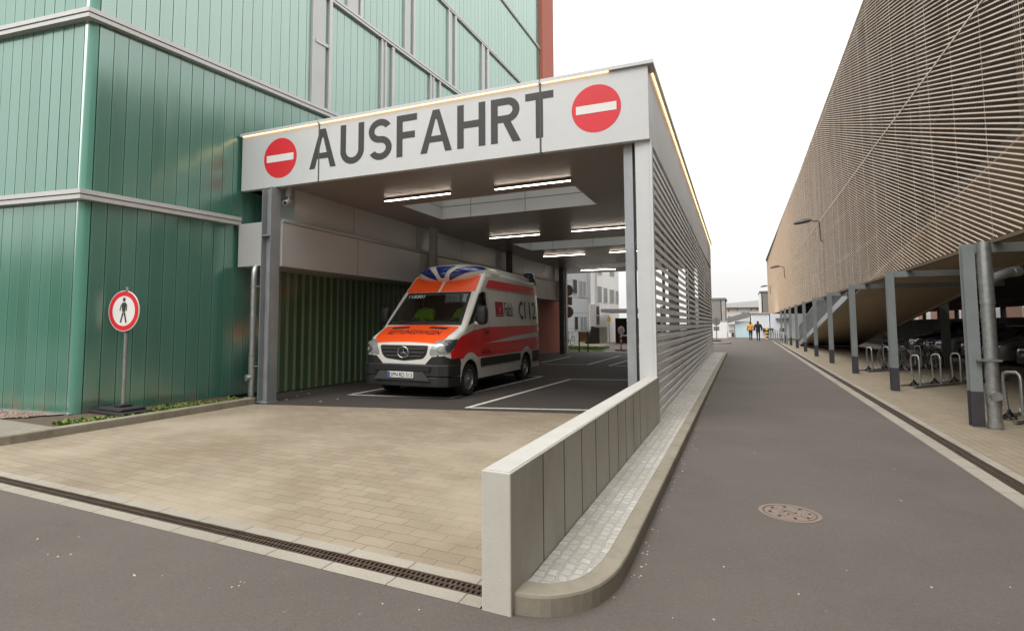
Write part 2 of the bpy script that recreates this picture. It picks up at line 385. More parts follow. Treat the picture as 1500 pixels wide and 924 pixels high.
# ------------------------------------------------------------------ light
SUN_EL, SUN_ROT = R(52), R(194)
w = bpy.data.worlds.new('World'); sc.world = w; w.use_nodes = True; nt = w.node_tree
bg = nt.nodes['Background']; sky = nt.nodes.new('ShaderNodeTexSky'); sky.sky_type = 'NISHITA'; sky.sun_disc = False
sky.sun_elevation = SUN_EL; sky.sun_rotation = SUN_ROT; sky.air_density = 1.0; sky.dust_density = 1.0; sky.ozone_density = 1.0
hs = nt.nodes.new('ShaderNodeHueSaturation'); hs.inputs['Saturation'].default_value = .12; nt.links.new(sky.outputs[0], hs.inputs['Color'])
# a closed cloud deck over the clear sky: brighter overhead than at the horizon, with faint structure
tc = nt.nodes.new('ShaderNodeTexCoord'); sz = nt.nodes.new('ShaderNodeSeparateXYZ'); nt.links.new(tc.outputs['Generated'], sz.inputs[0])
deck = ramp(nt, sz.outputs[2], 0.0, 1.0, 4.7, 14.0)
cn = noise(nt, tc.outputs['Generated'], 2.2, 4, .5, (1, 1, 3))
deck = mathn(nt, 'MULTIPLY', deck, ramp(nt, cn, .3, .7, .95, 1.05))
cb_ = nt.nodes.new('ShaderNodeCombineXYZ')
for i_, k_ in enumerate((1.0, .992, .978)): nt.links.new(mathn(nt, 'MULTIPLY', deck, k_), cb_.inputs[i_])
cloud = mix(nt, .96, hs.outputs[0], cb_.outputs[0])
nt.links.new(cloud, bg.inputs['Color']); bg.inputs['Strength'].default_value = .11
ld = bpy.data.lights.new('sun', 'SUN'); ld.energy = 1.15; ld.angle = R(35); ld.color = (1, .97, .92)
sun = bpy.data.objects.new('sun', ld); link(sun)
# the sky texture's sun stands at azimuth SUN_ROT measured from +Y towards +X
sdir = Vector((math.sin(SUN_ROT)*math.cos(SUN_EL), math.cos(SUN_ROT)*math.cos(SUN_EL), math.sin(SUN_EL)))
sun.rotation_euler = (-sdir).to_track_quat('-Z', 'Y').to_euler()
vs = sc.view_settings; vs.view_transform = 'Standard'; vs.look = 'None'; vs.exposure = .75; vs.gamma = 1; vs.use_curve_mapping = False
sc.cycles.use_denoising = True
try: sc.cycles.denoiser = 'OPENIMAGEDENOISE'
except Exception: pass
sc.cycles.max_bounces = 8; sc.cycles.diffuse_bounces = 4; sc.cycles.glossy_bounces = 4; sc.cycles.transparent_max_bounces = 12
sc.cycles.caustics_reflective = False; sc.cycles.caustics_refractive = False; sc.cycles.sample_clamp_indirect = 6
# ------------------------------------------------------------------ the ground
def sheet(name, polys, mat, z, kind='structure', extra=None):
    m = MB()
    for p in polys:
        a = sum(p[i][0]*p[(i+1) % len(p)][1]-p[(i+1) % len(p)][0]*p[i][1] for i in range(len(p)))
        m.face([(x, y, z) for x, y in (p if a > 0 else p[::-1])])
    o = m.build(name, mat); tag(o, kind=kind)
    for k, v in (extra or {}).items(): o[k] = v
    return o
sheet('ground', [[(-600, -600), (600, -600), (600, 900), (-600, 900)]], M['base_ground'], -.14)
DX = lambda y: 2.14+.0065*(y-6.5)                   # road side of the right hand drain
FY = lambda x: 2.82+.012*(x+7)                      # road side of the drain across the exit
# alley and the road in front of the exit, one sheet of asphalt
sheet('road', [[(-40, -30), (DX(-30), -30), (DX(58), 58), (DX(58), 60.5), (-1.5, 60.5), (-9, 58), (-9, 33.2), (-.70, 31.6), (-.70, 3.75), (-.72, 3.45), (-.80, 3.18), (-.98, 2.98), (-1.18, 2.92), (-1.37, FY(-1.37)), (-40, FY(-40))]], M['asphalt'], 0)
sheet('pavement', [[(DX(-30)+.44, -30), (9.2, -30), (9.2, 60), (DX(60)+.44, 60)]], M['paver_side'], 0)
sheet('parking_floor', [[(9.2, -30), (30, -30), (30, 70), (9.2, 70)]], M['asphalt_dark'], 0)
E0, E1 = (-8.9, 7.93), (-1.36, 10.05)               # where the paving stops and the asphalt under the canopy begins
sheet('driveway', [[(-8.77, FY(-8.77)+.36), (-1.37, FY(-1.37)+.36), (-1.37, E1[1]), (-8.77, E0[1]+.03)], [(-40, FY(-40)+.36), (-8.77, FY(-8.77)+.36), (-8.77, 3.72), (-9.6, 3.1), (-40, 3.1)]], M['paver'], 0)
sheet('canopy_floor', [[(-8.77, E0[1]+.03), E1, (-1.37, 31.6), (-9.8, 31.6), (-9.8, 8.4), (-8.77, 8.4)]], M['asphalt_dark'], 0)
# unseen mound added behind the camera to darken reflections in the glass building
m = MB(); n_ = 40; v = []
for i in range(n_+1):
    x = -110+i*4.2; h = 8.5+1.6*math.sin(i*.9)+.9*math.sin(i*2.3)
    for y, z in ((-24, -.1), (-28, h*.55), (-33, h*.92), (-40, h), (-70, h)): v.append((x, y+math.sin(i*.5), z))
m.raw(v, [(i*5+j, i*5+j+1, i*5+j+6, i*5+j+5) for i in range(n_) for j in range(4)]); tag(m.build('reflection_blocker', pm('blocker_green', (.07, .085, .045), .95, 0, .4, .4), smooth=True), kind='structure')
# bay lines on the canopy floor
def stripes(name, segs, mat, z, w=.1):
    m = MB()
    for a, b in segs:
        a = Vector((a[0], a[1], 0)); b = Vector((b[0], b[1], 0)); d = (b-a).normalized(); q = Vector((-d.y, d.x, 0))*w/2
        m.face([p+Vector((0, 0, z)) for p in (a-q, b-q, b+q, a+q)])
    return tag(m.build(name, mat), kind='structure')
def gp(px, py): p = at(px, py, Z=0); return (p.x, p.y)
e = .052
stripes('bay_marking', [((-8.0, 9.95), (-5.6, 10.48)), ((-5.65, 10.47+e), (-5.46, 15.9)), ((-7.97, 10.0+e), (-7.85, 15.9)), ((-7.9, 15.95), (-5.41, 15.95)),
    ((-4.77, 9.42), (-2.3, 10.25)), ((-4.72, 9.43+e), (-4.45, 15.4)), ((-4.5, 15.45), (-2.7, 16.1)),
    (gp(892, 536), gp(929, 525)), (gp(861, 534), gp(908, 521)), (gp(793, 531), gp(836, 522)), (gp(797, 533.2), gp(859, 534)), (gp(901, 536), gp(929, 536))], M['marking'], .004)

# concrete edging beside the drains
def run(name, f, o0, o1, t0, t1, mat, axis, z=0.002, n=1):
    m = MB()
    for i in range(n):
        a = t0+(t1-t0)*i/n; b = t0+(t1-t0)*(i+1)/n
        if axis == 'y': m.face([(f(a)+o0, a, z), (f(a)+o1, a, z), (f(b)+o1, b, z), (f(b)+o0, b, z)])
        else: m.face([(a, f(a)+o0, z), (b, f(b)+o0, z), (b, f(b)+o1, z), (a, f(a)+o1, z)])
    return tag(m.build(name, mat), kind='structure')
M['kerb_strip_side'] = brick_mat('kerb_strip_side', (.36, .33, .275), (.31, .285, .235), (.14, .12, .1), .5, 2.0, .006, R(90), .85, (.2, .17, .13), .4)
run('drain_edging', FY, 0, .12, -40, -1.37, M['kerb_strip'], 'x')
run('drain_edging', FY, .25, .36, -40, -1.37, M['kerb_strip'], 'x')
run('drain_edging', DX, 0, .17, -6, 60, M['kerb_strip_side'], 'y')
run('drain_edging', DX, .33, .44, -6, 60, M['kerb_strip_side'], 'y')
def drain(name, label, f, o0, o1, t0, t1, axis, pitch):
    r = thing(name, label, 'drain', ((0, f(t1), 0) if axis == 'x' else (f(t0), t0, 0)))
    b = MB(); fl = MB()
    n = int((t1-t0)/pitch)
    def q(a, b_, z0, z1, u0, u1, mb):
        if axis == 'x': mb.box(a, b_, u0, u1, z0, z1)
        else: mb.box(u0, u1, a, b_, z0, z1)
    for i in range(n):
        t = t0+i*pitch; c = f(t)
        mid = (o0+o1)/2
        q(t, t+pitch*.42, -.02, .001, c+o0+.012, c+mid-.006, b); q(t+pitch*.4, t+pitch*.82, -.02, .001, c+mid+.006, c+o1-.012, b)
    for k in range(40):
        a = t0+(t1-t0)*k/40; d = t0+(t1-t0)*(k+1)/40; c = f((a+d)/2)
        q(a, d, -.03, .003, c+o0, c+o0+.014, b); q(a, d, -.03, .003, c+o1-.014, c+o1, b); q(a, d, -.03, .002, c+(o0+o1)/2-.007, c+(o0+o1)/2+.007, b)
        q(a, d, -.10, -.09, c+o0, c+o1, fl)
    b.build('grate', M['grate'], r, world=True); fl.build('channel', M['hole'], r, world=True)
drain('drain_channel', 'long rusty slotted drain crossing the exit drive from the low wall', FY, .12, .25, -14, -1.37, 'x', .036)
drain('drain_channel', 'long dark slotted drain between the alley asphalt and the bicycle pavement', DX, .17, .33, 3.2, 60, 'y', .04)

# ---- verge beside the canopy: kerb with a rounded nose, cobbles inside
KO = [(-1.18, 2.915), (-.98, 2.975), (-.80, 3.17), (-.72, 3.44), (-.70, 3.75), (-.70, 31.6)]
KI = [(-1.18, 3.09), (-1.03, 3.13), (-.905, 3.27), (-.845, 3.5), (-.83, 3.75), (-.83, 31.6)]
def smooth_line(p):
    out = []
    for i in range(len(p)-1):
        for k in range(4):
            t = k/4; p0 = Vector(p[max(i-1, 0)]); p1 = Vector(p[i]); p2 = Vector(p[i+1]); p3 = Vector(p[min(i+2, len(p)-1)])
            if (p2-p1).length > 5: out.append(tuple(p1.lerp(p2, t))); continue
            if (p3-p2).length > 5: p3 = p2+(p2-p1)
            out.append(tuple(.5*((2*p1)+(-p0+p2)*t+(2*p0-5*p1+4*p2-p3)*t*t+(-p0+3*p1-3*p2+p3)*t**3)))
    return out+[p[-1]]
ko, ki = smooth_line(KO), smooth_line(KI)
def kerb(name, outer, inner, z, mat):
    m = MB(); n = len(outer)
    v = []
    for (a, b), (c, d) in zip(outer, inner): v += [(a, b, -.13), (a, b, z), (c, d, z), (c, d, -.13)]
    f = []
    for i in range(n-1):
        for j in range(3): f.append((i*4+j, (i+1)*4+j, (i+1)*4+j+1, i*4+j+1))
    f += [(0, 1, 2, 3), tuple((n-1)*4+j for j in (3, 2, 1, 0))]
    m.raw(v, f); o = m.build(name, mat, bevel=.018, merge=True); return tag(o, kind='structure')
kerb('kerb', ko, ki, .115, M['kerb'])
sheet('cobble_verge', [[(x-.004, y) for x, y in ki]+[(-1.5, 31.6), (-1.5, 9.05), (-1.17, 9.05), (-1.17, 3.2)]], M['cobble'], .09)
# left kerb, planting strip, gravel
kl = [(-8.77, 3.72), (-8.77, 8.02)]; kli = [(-8.93, 3.72), (-8.93, 8.02)]
kerb('kerb', [(-40, 3.02), (-9.5, 3.28), (-8.95, 3.5), (-8.77, 3.9), (-8.77, 8.02)], [(-40, 3.2), (-9.55, 3.46), (-9.08, 3.63), (-8.93, 3.95), (-8.93, 8.02)], .12, M['kerb'])
sheet('planting_strip', [[(-8.92, 4.55), (-8.92, 8.05), (-9.8, 8.05), (-10.1, 5.25), (-10.6, 4.55)]], M['soil'], .085)
sheet('footpath', [[(-8.92, 3.9), (-8.92, 4.55), (-10.6, 4.55), (-11.2, 4.5), (-40, .2), (-40, 3.15), (-9.6, 3.42)], [(-9.6, 3.42), (-9.04, 3.6), (-8.92, 3.9)]], M['paver_grey'], .1)
sheet('gravel', [[(-10.6, 4.55), (-10.1, 5.25), (-40, .28+.1), (-40, .0), (-11.2, 4.5)]], M['gravel'], .106, 'stuff', {'label': 'reddish gravel strip along the foot of the green glass building', 'category': 'gravel'})
# loose stones and moss tufts
m = MB()
for i in range(500):
    t = random.random(); x = -10.3-t*4.5; y = 5.24-(abs(x)-10.02)*.1655-random.random()*.42-.06
    r = random.uniform(.012, .03)
    m.lathe([(0, -r*.3), (r, 0), (r*.6, r*.6), (0, r*.7)], 5, Matrix.Translation((x, y, .108)) @ Matrix.Rotation(random.random()*6, 4, 'Z'))
tag(m.build('gravel_stones', M['gravel']), 'loose reddish pebbles scattered along the green glass corner', 'pebbles', kind='stuff')
def tufts(n, fx, h, mats_, name, label):
    m = MB()
    for i in range(n):
        x, y = fx(); hh = h*random.uniform(.4, 1.2)
        for k in range(7):
            a = random.random()*6.283; l = hh*random.uniform(.5, 1.2); w_ = .012*random.uniform(.6, 1.6)
            p = Vector((x+random.uniform(-.03, .03), y+random.uniform(-.03, .03), .085)); d = Vector((math.cos(a)*l*.6, math.sin(a)*l*.6, l))
            q = Vector((-math.sin(a), math.cos(a), 0))*w_
            m.face([p-q, p+q, p+d*.6+q*1.3, p+d, p+d*.6-q*1.3], m=random.randrange(2))
    return tag(m.build(name, mats_), label, 'grass', kind='stuff')
def strip_pt():
    while True:
        y = random.uniform(4.7, 8.0); x = -8.96-abs(random.gauss(0, .22))
        if x > -10.02+.114*(y-5.3)-.05 and (math.sin(y*3.1)+random.random()*1.6 > .35): return x, y
tufts(420, strip_pt, .05, [M['grass'], M['grass_dry']], 'grass', 'low green moss and grass tufts growing behind the drive kerb')
# pale flecks lying on the asphalt
m = MB()
for px, py in ((70, 812), (85, 815), (104, 812), (116, 786), (196, 842), (198, 843), (352, 852), (358, 853), (350, 858), (340, 860), (614, 893), (238, 843), (55, 789), (80, 740), (940, 830), (985, 905), (1045, 907), (1240, 835), (1320, 733), (1258, 648), (1310, 687), (1105, 663), (1000, 690), (940, 760), (955, 775), (925, 845), (1060, 830), (1200, 600), (560, 884), (1170, 870), (900, 875), (1365, 860), (1480, 860)):
    p = at(px, py, Z=0)
    for k in range(1):
        c = p; s = random.uniform(.0025, .007)
        poly = [(c.x+math.cos(a)*s*random.uniform(.5, 1.6), c.y+math.sin(a)*s*random.uniform(.5, 1.6)) for a in (0, 1, 2.2, 3.3, 4.2, 5.4)]
        m.prism(poly, .0, .004)
for px, py in ((418, 572), (426, 573), (436, 580), (441, 573), (470, 588), (420, 585), (452, 576), (495, 584)):
    c = at(px, py, Z=0); s = random.uniform(.012, .035)
    m.prism([(c.x+math.cos(a)*s*random.uniform(.5, 1.6), c.y+math.sin(a)*s*random.uniform(.5, 1.6)) for a in (0, 1, 2.2, 3.3, 4.2, 5.4)], 0, .005)
for i in range(80):
    y = 3.6+abs(random.gauss(0, 7)); x = -.69+abs(random.gauss(0, .05)); s = random.uniform(.002, .0065)
    m.prism([(x+math.cos(a)*s*random.uniform(.5, 1.6), y+math.sin(a)*s*random.uniform(.5, 1.6)) for a in (0, 1.3, 2.6, 4, 5.2)], 0, .004)
tag(m.build('litter', M['litter']), 'pale flecks and leaf scraps scattered over the asphalt', 'litter', kind='stuff')

# ---- manhole cover
mh = thing('manhole_cover', 'round cast manhole cover with ring of dark holes in the alley asphalt', 'manhole cover', (.32, 5.45, 0))
m = MB(); m.lathe([(.235, -.02), (.235, .004), (.205, .004), (.203, -.004), (.19, -.004)], 48); m.build('frame', M['cast_iron'], mh)
m = MB(); m.lathe([(0, .002), (.06, .002), (.062, .005), (.085, .005), (.087, .002), (.135, .002), (.137, .005), (.165, .005), (.167, .002), (.188, .002), (.188, -.02)], 48)
for i in range(60):
    a = random.random()*6.28; r = random.uniform(.02, .18); m.box(r*math.cos(a)-.008, r*math.cos(a)+.008, r*math.sin(a)-.004, r*math.sin(a)+.004, .001, .0065)
m.build('lid', M['cast_iron'], mh)
for r, n in ((.15, 8), (.045, 3)):
    for i in range(n):
        m = MB(); a = 2*math.pi*i/n+.2; M4 = Matrix.Translation((r*math.cos(a), r*math.sin(a), .0072)); m.lathe([(0, 0), (.014 if n > 4 else .008, 0), (.014 if n > 4 else .008, -.004)], 12, M4); m.build('vent_hole', M['hole'], mh)

# ------------------------------------------------------------------ the green glass building
SB = .114; CB = (-10.017, 5.316)
BX = lambda y: CB[0]+SB*(y-CB[1])
def bx_low(y): return BX(y) if y < 8.3 else BX(8.3)+.03*(y-8.3)
LD = Vector((-1.673, -.276, 0)).normalized()        # run of the left face
bld = thing('glass_building', 'tall hospital building clad in upright green glass planks with pale ledges', 'building', (CB[0], CB[1], 0))
def planks(name, pts_fn, t0, t1, z0, z1, nrm, pitch=.25, parent=bld, seed=1, mat=None):
    """upright glass planks, each set a hair differently, with open joints between"""
    rnd = random.Random(seed); m = MB(); n = int(round((t1-t0)/pitch)); pitch = (t1-t0)/n
    for i in range(n):
        a = t0+i*pitch+.006; b = t0+(i+1)*pitch-.006; t = rnd.gauss(0, .0013)
        pa = pts_fn(a)+nrm*(t+.0); pb = pts_fn(b)-nrm*(t+.0); q = nrm*-.03
        e = (pb-pa).normalized()*.012
        zz = Vector((0, 0, 1)); v = [pa+q, pa+e*.0, pb-e*.0, pb+q]
        for j in range(3):
            p0, p1 = v[j], v[j+1]
            u0, u1 = (i+.5*.02, i+.98) if j == 1 else (i+.01, i+.01)
            q4 = [p0+zz*z0, p1+zz*z0, p1+zz*z1, p0+zz*z1]; u4 = [(u0, z0), (u1, z0), (u1, z1), (u0, z1)]
            if (pb-pa).cross(zz).dot(nrm) < 0: q4.reverse(); u4.reverse()
            m.face(q4, u4)
    return m.build(name, mat or M['channel_glass'], parent, world=True)
nR = Vector((1, -SB, 0)).normalized(); nL = Vector((LD.y, -LD.x, 0)); nL = nL if nL.y < 0 else -nL
fR = lambda y: Vector((BX(y), y, 0)); fRl = lambda y: Vector((bx_low(y), y, 0))
c0 = Vector((CB[0], CB[1], 0)); fL = lambda t: c0+LD*t
planks('glass_wall', fRl, CB[1]+.14, 8.95, .09, 3.72, nR, .25, seed=3); planks('glass_wall', fRl, 8.3, 8.95, 3.73, 4.5, nR, .25, seed=13)
planks('glass_wall', fRl, 8.95, 26.4, .02, 4.5, Vector((1, -.03, 0)).normalized(), .25, seed=4, mat=M['channel_glass_lit'])
planks('glass_wall', fR, CB[1]+.14, 8.34, 3.86, 6.9, nR, .25, seed=5); planks('glass_wall', fR, 8.34, 23.3, 5.62, 6.9, nR, .25, seed=15)
planks('glass_wall', fR, CB[1]+.14, 23.3, 7.04, 20, nR, .25, seed=6, mat=M['channel_glass_upper'])
for z0, z1, s in ((.09, 3.72, 7), (3.86, 6.9, 8), (7.04, 20, 9)): planks('glass_wall', fL, .14, 15, z0, z1, nL, .25, seed=s)
# corner glass, dark backing wall, base rail
m = MB(); pL = fL(.13); pR = fR(CB[1]+.13)
for z0, z1 in ((.09, 3.72), (3.86, 6.9), (7.04, 20)):
    pts = []
    for k in range(7):
        t = k/6; q = pL.lerp(pR, t)+(c0-pL.lerp(pR, .5))*(.82*4*t*(1-t)*.5+.0); pts.append(q)
    for k in range(6): m.face([pts[k]+Vector((0, 0, z0)), pts[k+1]+Vector((0, 0, z0)), pts[k+1]+Vector((0, 0, z1)), pts[k]+Vector((0, 0, z1))], [(.02, z0), (.04, z0), (.04, z1), (.02, z1)])
m.build('corner_glass', M['channel_glass_corner'], bld, world=True, smooth=True)
m = MB(); bi = Vector((-.06, .06, 0))
wl = [c0+LD*15, c0, Vector((BX(23.3), 23.3, 0)), Vector((-25, 23.3, 0))]
core = [(c0+LD*15+Vector((0, .05, 0))), c0+Vector((-.05, .06, 0)), Vector((BX(8.3)-.05, 8.3, 0)), Vector((bx_low(26.4)-.05, 26.4, 0)), Vector((-25, 26.4, 0))]
m.prism([(p.x, p.y) for p in core], .0, 4.5)
core2 = [(c0+LD*15+Vector((0, .05, 0))), c0+Vector((-.05, .06, 0)), Vector((BX(23.28)-.05, 23.28, 0)), Vector((-25, 23.28, 0))]
m.prism([(p.x, p.y) for p in core2], 5.62, 20)
core3 = [core2[0], core2[1], Vector((BX(8.3)-.05, 8.3, 0)), Vector((-25, 8.3, 0))]
m.prism([(p.x, p.y) for p in core3], 4.501, 5.619)
M['glass_back'] = pm('glass_back', (.02, .07, .05), .8)
m.build('backing_wall', M['glass_back'], bld, world=True)
def ledge(name, zf, h, out, y1, mat, left=True, y0=None):
    """a two-part metal ledge that wraps the corner"""
    m = MB()
    for k, (za, zb, o_) in enumerate(((0, h*.44, out*.88), (h*.44, h*.54, out*.6), (h*.54, h, out))):
        pts = ([c0+LD*15] if left else [])+[c0 if left else fR(y0)]+[fR(y1)]
        prof = []
        for i, p in enumerate(pts):
            if left and i == 0: n_ = nL
            elif left and i == 1: n_ = (nL+nR)/(1+nL.dot(nR))
            else: n_ = nR
            zz = zf(p.y) if not (left and i < 2) else zf(CB[1])
            prof.append((p-n_*.02, p+n_*o_, zz))
        for (a, b, z), (c, d, z2) in zip(prof, prof[1:]):
            vs_ = [(a, z+za), (b, z+za), (b, z+zb), (a, z+zb), (c, z2+za), (d, z2+za), (d, z2+zb), (c, z2+zb)]
            m.raw([p+Vector((0, 0, q)) for p, q in vs_], [(0, 1, 2, 3), (4, 7, 6, 5), (0, 4, 5, 1), (1, 5, 6, 2), (2, 6, 7, 3), (3, 7, 4, 0)])
    return m.build(name, mat, bld, world=True)
ledge('ledge', lambda y: 3.71, .165, .13, 8.25, M['alu_frame'])
ledge('ledge', lambda y: 6.89, .165, .13, 23.3, M['alu_frame'])
ledge('ledge', lambda y: 10.0-.063*(y-10.74), .15, .10, 23.3, M['alu_frame'], False, 10.3)
ledge('ledge', lambda y: 12.53-.117*(y-15.6), .13, .08, 23.3, M['alu_frame'], False, 11.3)
ledge('ledge', lambda y: 14.75-.16*(y-19.84), .09, .06, 23.3, M['alu_frame'], False, 16)
m = MB(); m.raw(*(lambda a, b, n: ([p+Vector((0, 0, z)) for z in (.02, .11) for p in (a-n*.01, a+n*.06, b+n*.06, b-n*.01)], [(0, 1, 2, 3), (7, 6, 5, 4), (0, 4, 5, 1), (1, 5, 6, 2), (2, 6, 7, 3), (3, 7, 4, 0)]))(c0+nL*0, c0+LD*15, nL))
m.build('base_rail', M['galv'], bld, world=True)
# upright frames and panels between the ledges
def upright(y0, y1, z0, z1, out, mat, name='window_frame'):
    m = MB(); a = fR(y0); b = fR(y1)
    m.raw([p+Vector((0, 0, z)) for z in (z0, z1) for p in (a-nR*.01, a+nR*out, b+nR*out, b-nR*.01)], [(3, 2, 1, 0), (4, 5, 6, 7), (0, 1, 5, 4), (1, 2, 6, 5), (2, 3, 7, 6), (3, 0, 4, 7)])
    return m.build(name, mat, bld, world=True)
zB = lambda y: 10.0-.063*(y-10.74); zC = lambda y: 12.53-.117*(y-15.6)
ua = lambda x: on(x, 120, (CB[0], CB[1]), (BX(35), 35)).y
ub = lambda x: on(x, 30, (CB[0], CB[1]), (BX(35), 35)).y
upright(ua(456), ua(474), 7.06, zB(10.4)-.01, .05, M['panel_white'], 'blank_panel'); upright(ua(456)-.04, ua(456)-.002, 7.06, zB(10), .07, M['alu_frame'])
upright(ua(478), ua(482.5), 7.06, zB(10.7), .09, M['alu_frame'])
upright(ua(459), ua(478)-.01, 8.70, 8.78, .075, M['alu_frame'])
for a, b in ((556, 558), (561.5, 563.5), (572, 575.5), (628, 629.5), (632.5, 634), (641.5, 643.5)): upright(ua(a), ua(b), 7.06, zB(ua(b))-.01, .07, M['alu_frame'])
upright(ua(558)+.003, ua(561.5)-.003, 7.06, zB(12.7)-.01, .04, M['panel_white'], 'blank_panel'); upright(ua(629.5)+.003, ua(632.5)-.003, 7.06, zB(15)-.01, .04, M['panel_white'], 'blank_panel')
upright(ub(507), ub(523), zB(11.5)+.16, zC(11.5)-.01, .05, M['panel_white'], 'blank_panel'); upright(ub(525), ub(529), zB(11.7)+.16, zC(11.7)-.01, .08, M['alu_frame'])
for a, b in ((591, 593), (603.5, 606), (655, 656.5), (664.5, 667), (704, 705.5), (711.5, 714)): upright(ub(a), ub(b), zB(ub(a))+.16, zC(ub(b))-.01, .07, M['alu_frame'])
for a, b in ((593, 600), (656.5, 661), (705.5, 709)): upright(ub(a)+.003, ub(b)-.003, zB(ub(a))+.16, zC(ub(b))-.01, .04, M['panel_white'], 'blank_panel')

# red rendered block behind
rb = thing('rendered_block', 'red brown rendered block rising at the far end of the green glass building', 'building', (-12, 24.5, 0))
m = MB(); m.box(-18, -9.26, 26.42, at(825.5, 470, X=-9.26).y, 0, 4.49); m.build('lower_wall', M['red_render'], rb, world=True, bevel=.02)
m = MB(); m.box(-18, -7.80, 23.32, 25.0, 5.8, 24); m.build('tower_wall', M['red_render'], rb, world=True, bevel=.02)
m = MB(); m.box(-18.05, -7.74, 23.325, 25.06, 24.001, 24.12); m.build('coping', M['alu_frame'], rb, world=True)
# ------------------------------------------------------------------ the exit canopy
FL = Vector((-9.60, 8.24, 0)); FR_ = Vector((-1.222, 8.952, 0)); FD = (FR_-FL).normalized(); FN = Vector((FD.y, -FD.x, 0))   # FN points at the road
FLEN = (FR_-FL).length
YL = at(826, 400, X=-8.6).y
cpy = thing('exit_canopy', 'pale metal exit canopy over the drive lettered AUSFAHRT with louvred side', 'canopy', (-5.4, 8.6, 0))
def zt(s): return 5.64+.13*s/FLEN
def zb(s): return 4.45+.10*s/FLEN
def fpt(s, t, out=0.0):
    """a place on the fascia: s metres from its left end, t from 0 at its foot to 1 at its top"""
    p = FL+FD*s+FN*out; return Vector((p.x, p.y, zb(s)+(zt(s)-zb(s))*t))
# panels of the fascia, with open joints between
J = [0, (on(468, 178, FL[:2], FR_[:2])-Vector((FL.x, FL.y, 0))).xy.length, (on(791, 118, FL[:2], FR_[:2])-Vector((FL.x, FL.y, 0))).xy.length, FLEN]
for i in range(3):
    a, b = J[i]+(.012 if i else 0), J[i+1]-(.012 if i < 2 else 0); m = MB()
    v = []
    for out in (0, -.12):
        v += [fpt(a, 0, out), fpt(b, 0, out), fpt(b, 1, out), fpt(a, 1, out)]
    m.raw(v, [(0, 1, 2, 3), (7, 6, 5, 4), (0, 4, 5, 1), (1, 5, 6, 2), (2, 6, 7, 3), (3, 7, 4, 0)])
    m.build('fascia_panel', M['panel_white'], cpy, world=True, bevel=.006)
m = MB(); v = []
for out in (-.06, -.13): v += [fpt(.02, .01, out), fpt(FLEN-.02, .01, out), fpt(FLEN-.02, .98, out), fpt(.02, .98, out)]
m.raw(v, [(0, 1, 2, 3), (7, 6, 5, 4), (0, 4, 5, 1), (1, 5, 6, 2), (2, 6, 7, 3), (3, 7, 4, 0)]); m.build('fascia_backing', M['groove'], cpy, world=True)
# roof edge trim with a lit strip under it
m = MB()
for a, b in ((-.03, J[1]-.012), (J[1]+.012, J[2]-.012), (J[2]+.012, FLEN+.05)):
    v = []
    for z in (.004, .06):
        for s, o_ in ((a, -.14), (b, -.14), (b, .05), (a, .05)):
            p = FL+FD*s+FN*o_; v.append((p.x, p.y, zt(min(max(s, 0), FLEN))+z))
    m.raw(v, [(3, 2, 1, 0), (4, 5, 6, 7), (0, 1, 5, 4), (1, 2, 6, 5), (2, 3, 7, 6), (3, 0, 4, 7)])
m.build('roof_trim', M['panel_white'], cpy, world=True)
m = MB()
for a, b in ((.03, J[1]-.03), (J[1]+.03, J[2]-.03), (J[2]+.03, FLEN-.62)):
    v = []
    for z in (-.009, .0025):
        for s, o_ in ((a, .012), (b, .012), (b, .034), (a, .034)):
            p = FL+FD*s+FN*o_; v.append((p.x, p.y, zt(s)+z))
    m.raw(v, [(3, 2, 1, 0), (4, 5, 6, 7), (0, 1, 5, 4), (1, 2, 6, 5), (2, 3, 7, 6), (3, 0, 4, 7)])
m.build('light_strip', M['led_warm'], cpy, world=True)
# side fascia towards the alley
XS = lambda y: -1.222-.006*(y-8.95)
YE = 31.6
m = MB()
for a, b in ((8.96, 14.3), (14.32, 19.9), (19.92, 25.6), (25.62, YE)):
    m.raw([(XS(a), a, 4.55), (XS(b), b, 4.55), (XS(b), b, 5.765), (XS(a), a, 5.765), (XS(a)-.1, a, 4.55), (XS(b)-.1, b, 4.55), (XS(b)-.1, b, 5.765), (XS(a)-.1, a, 5.765)],
          [(0, 1, 2, 3), (7, 6, 5, 4), (0, 4, 5, 1), (1, 5, 6, 2), (2, 6, 7, 3), (3, 7, 4, 0)])
m.build('side_fascia', M['panel_white'], cpy, world=True)
m = MB(); m.raw([(XS(8.9)+o_, 8.9, z) if k == 0 else (XS(YE)+o_, YE, z) for k in (0, 1) for z in (5.77, 5.83) for o_ in (-.12, .085)], [(0, 1, 3, 2), (4, 6, 7, 5), (0, 4, 5, 1), (2, 3, 7, 6), (0, 2, 6, 4), (1, 5, 7, 3)])
m.build('roof_trim', M['panel_white'], cpy, world=True)
m = MB(); m.raw([(XS(9.3)+o_, 9.3, z) if k == 0 else (XS(YE)+o_, YE, z) for k in (0, 1) for z in (5.757, 5.768) for o_ in (.012, .034)], [(0, 1, 3, 2), (4, 6, 7, 5), (0, 4, 5, 1), (2, 3, 7, 6), (0, 2, 6, 4), (1, 5, 7, 3)])
m.build('light_strip', M['led_warm'], cpy, world=True)
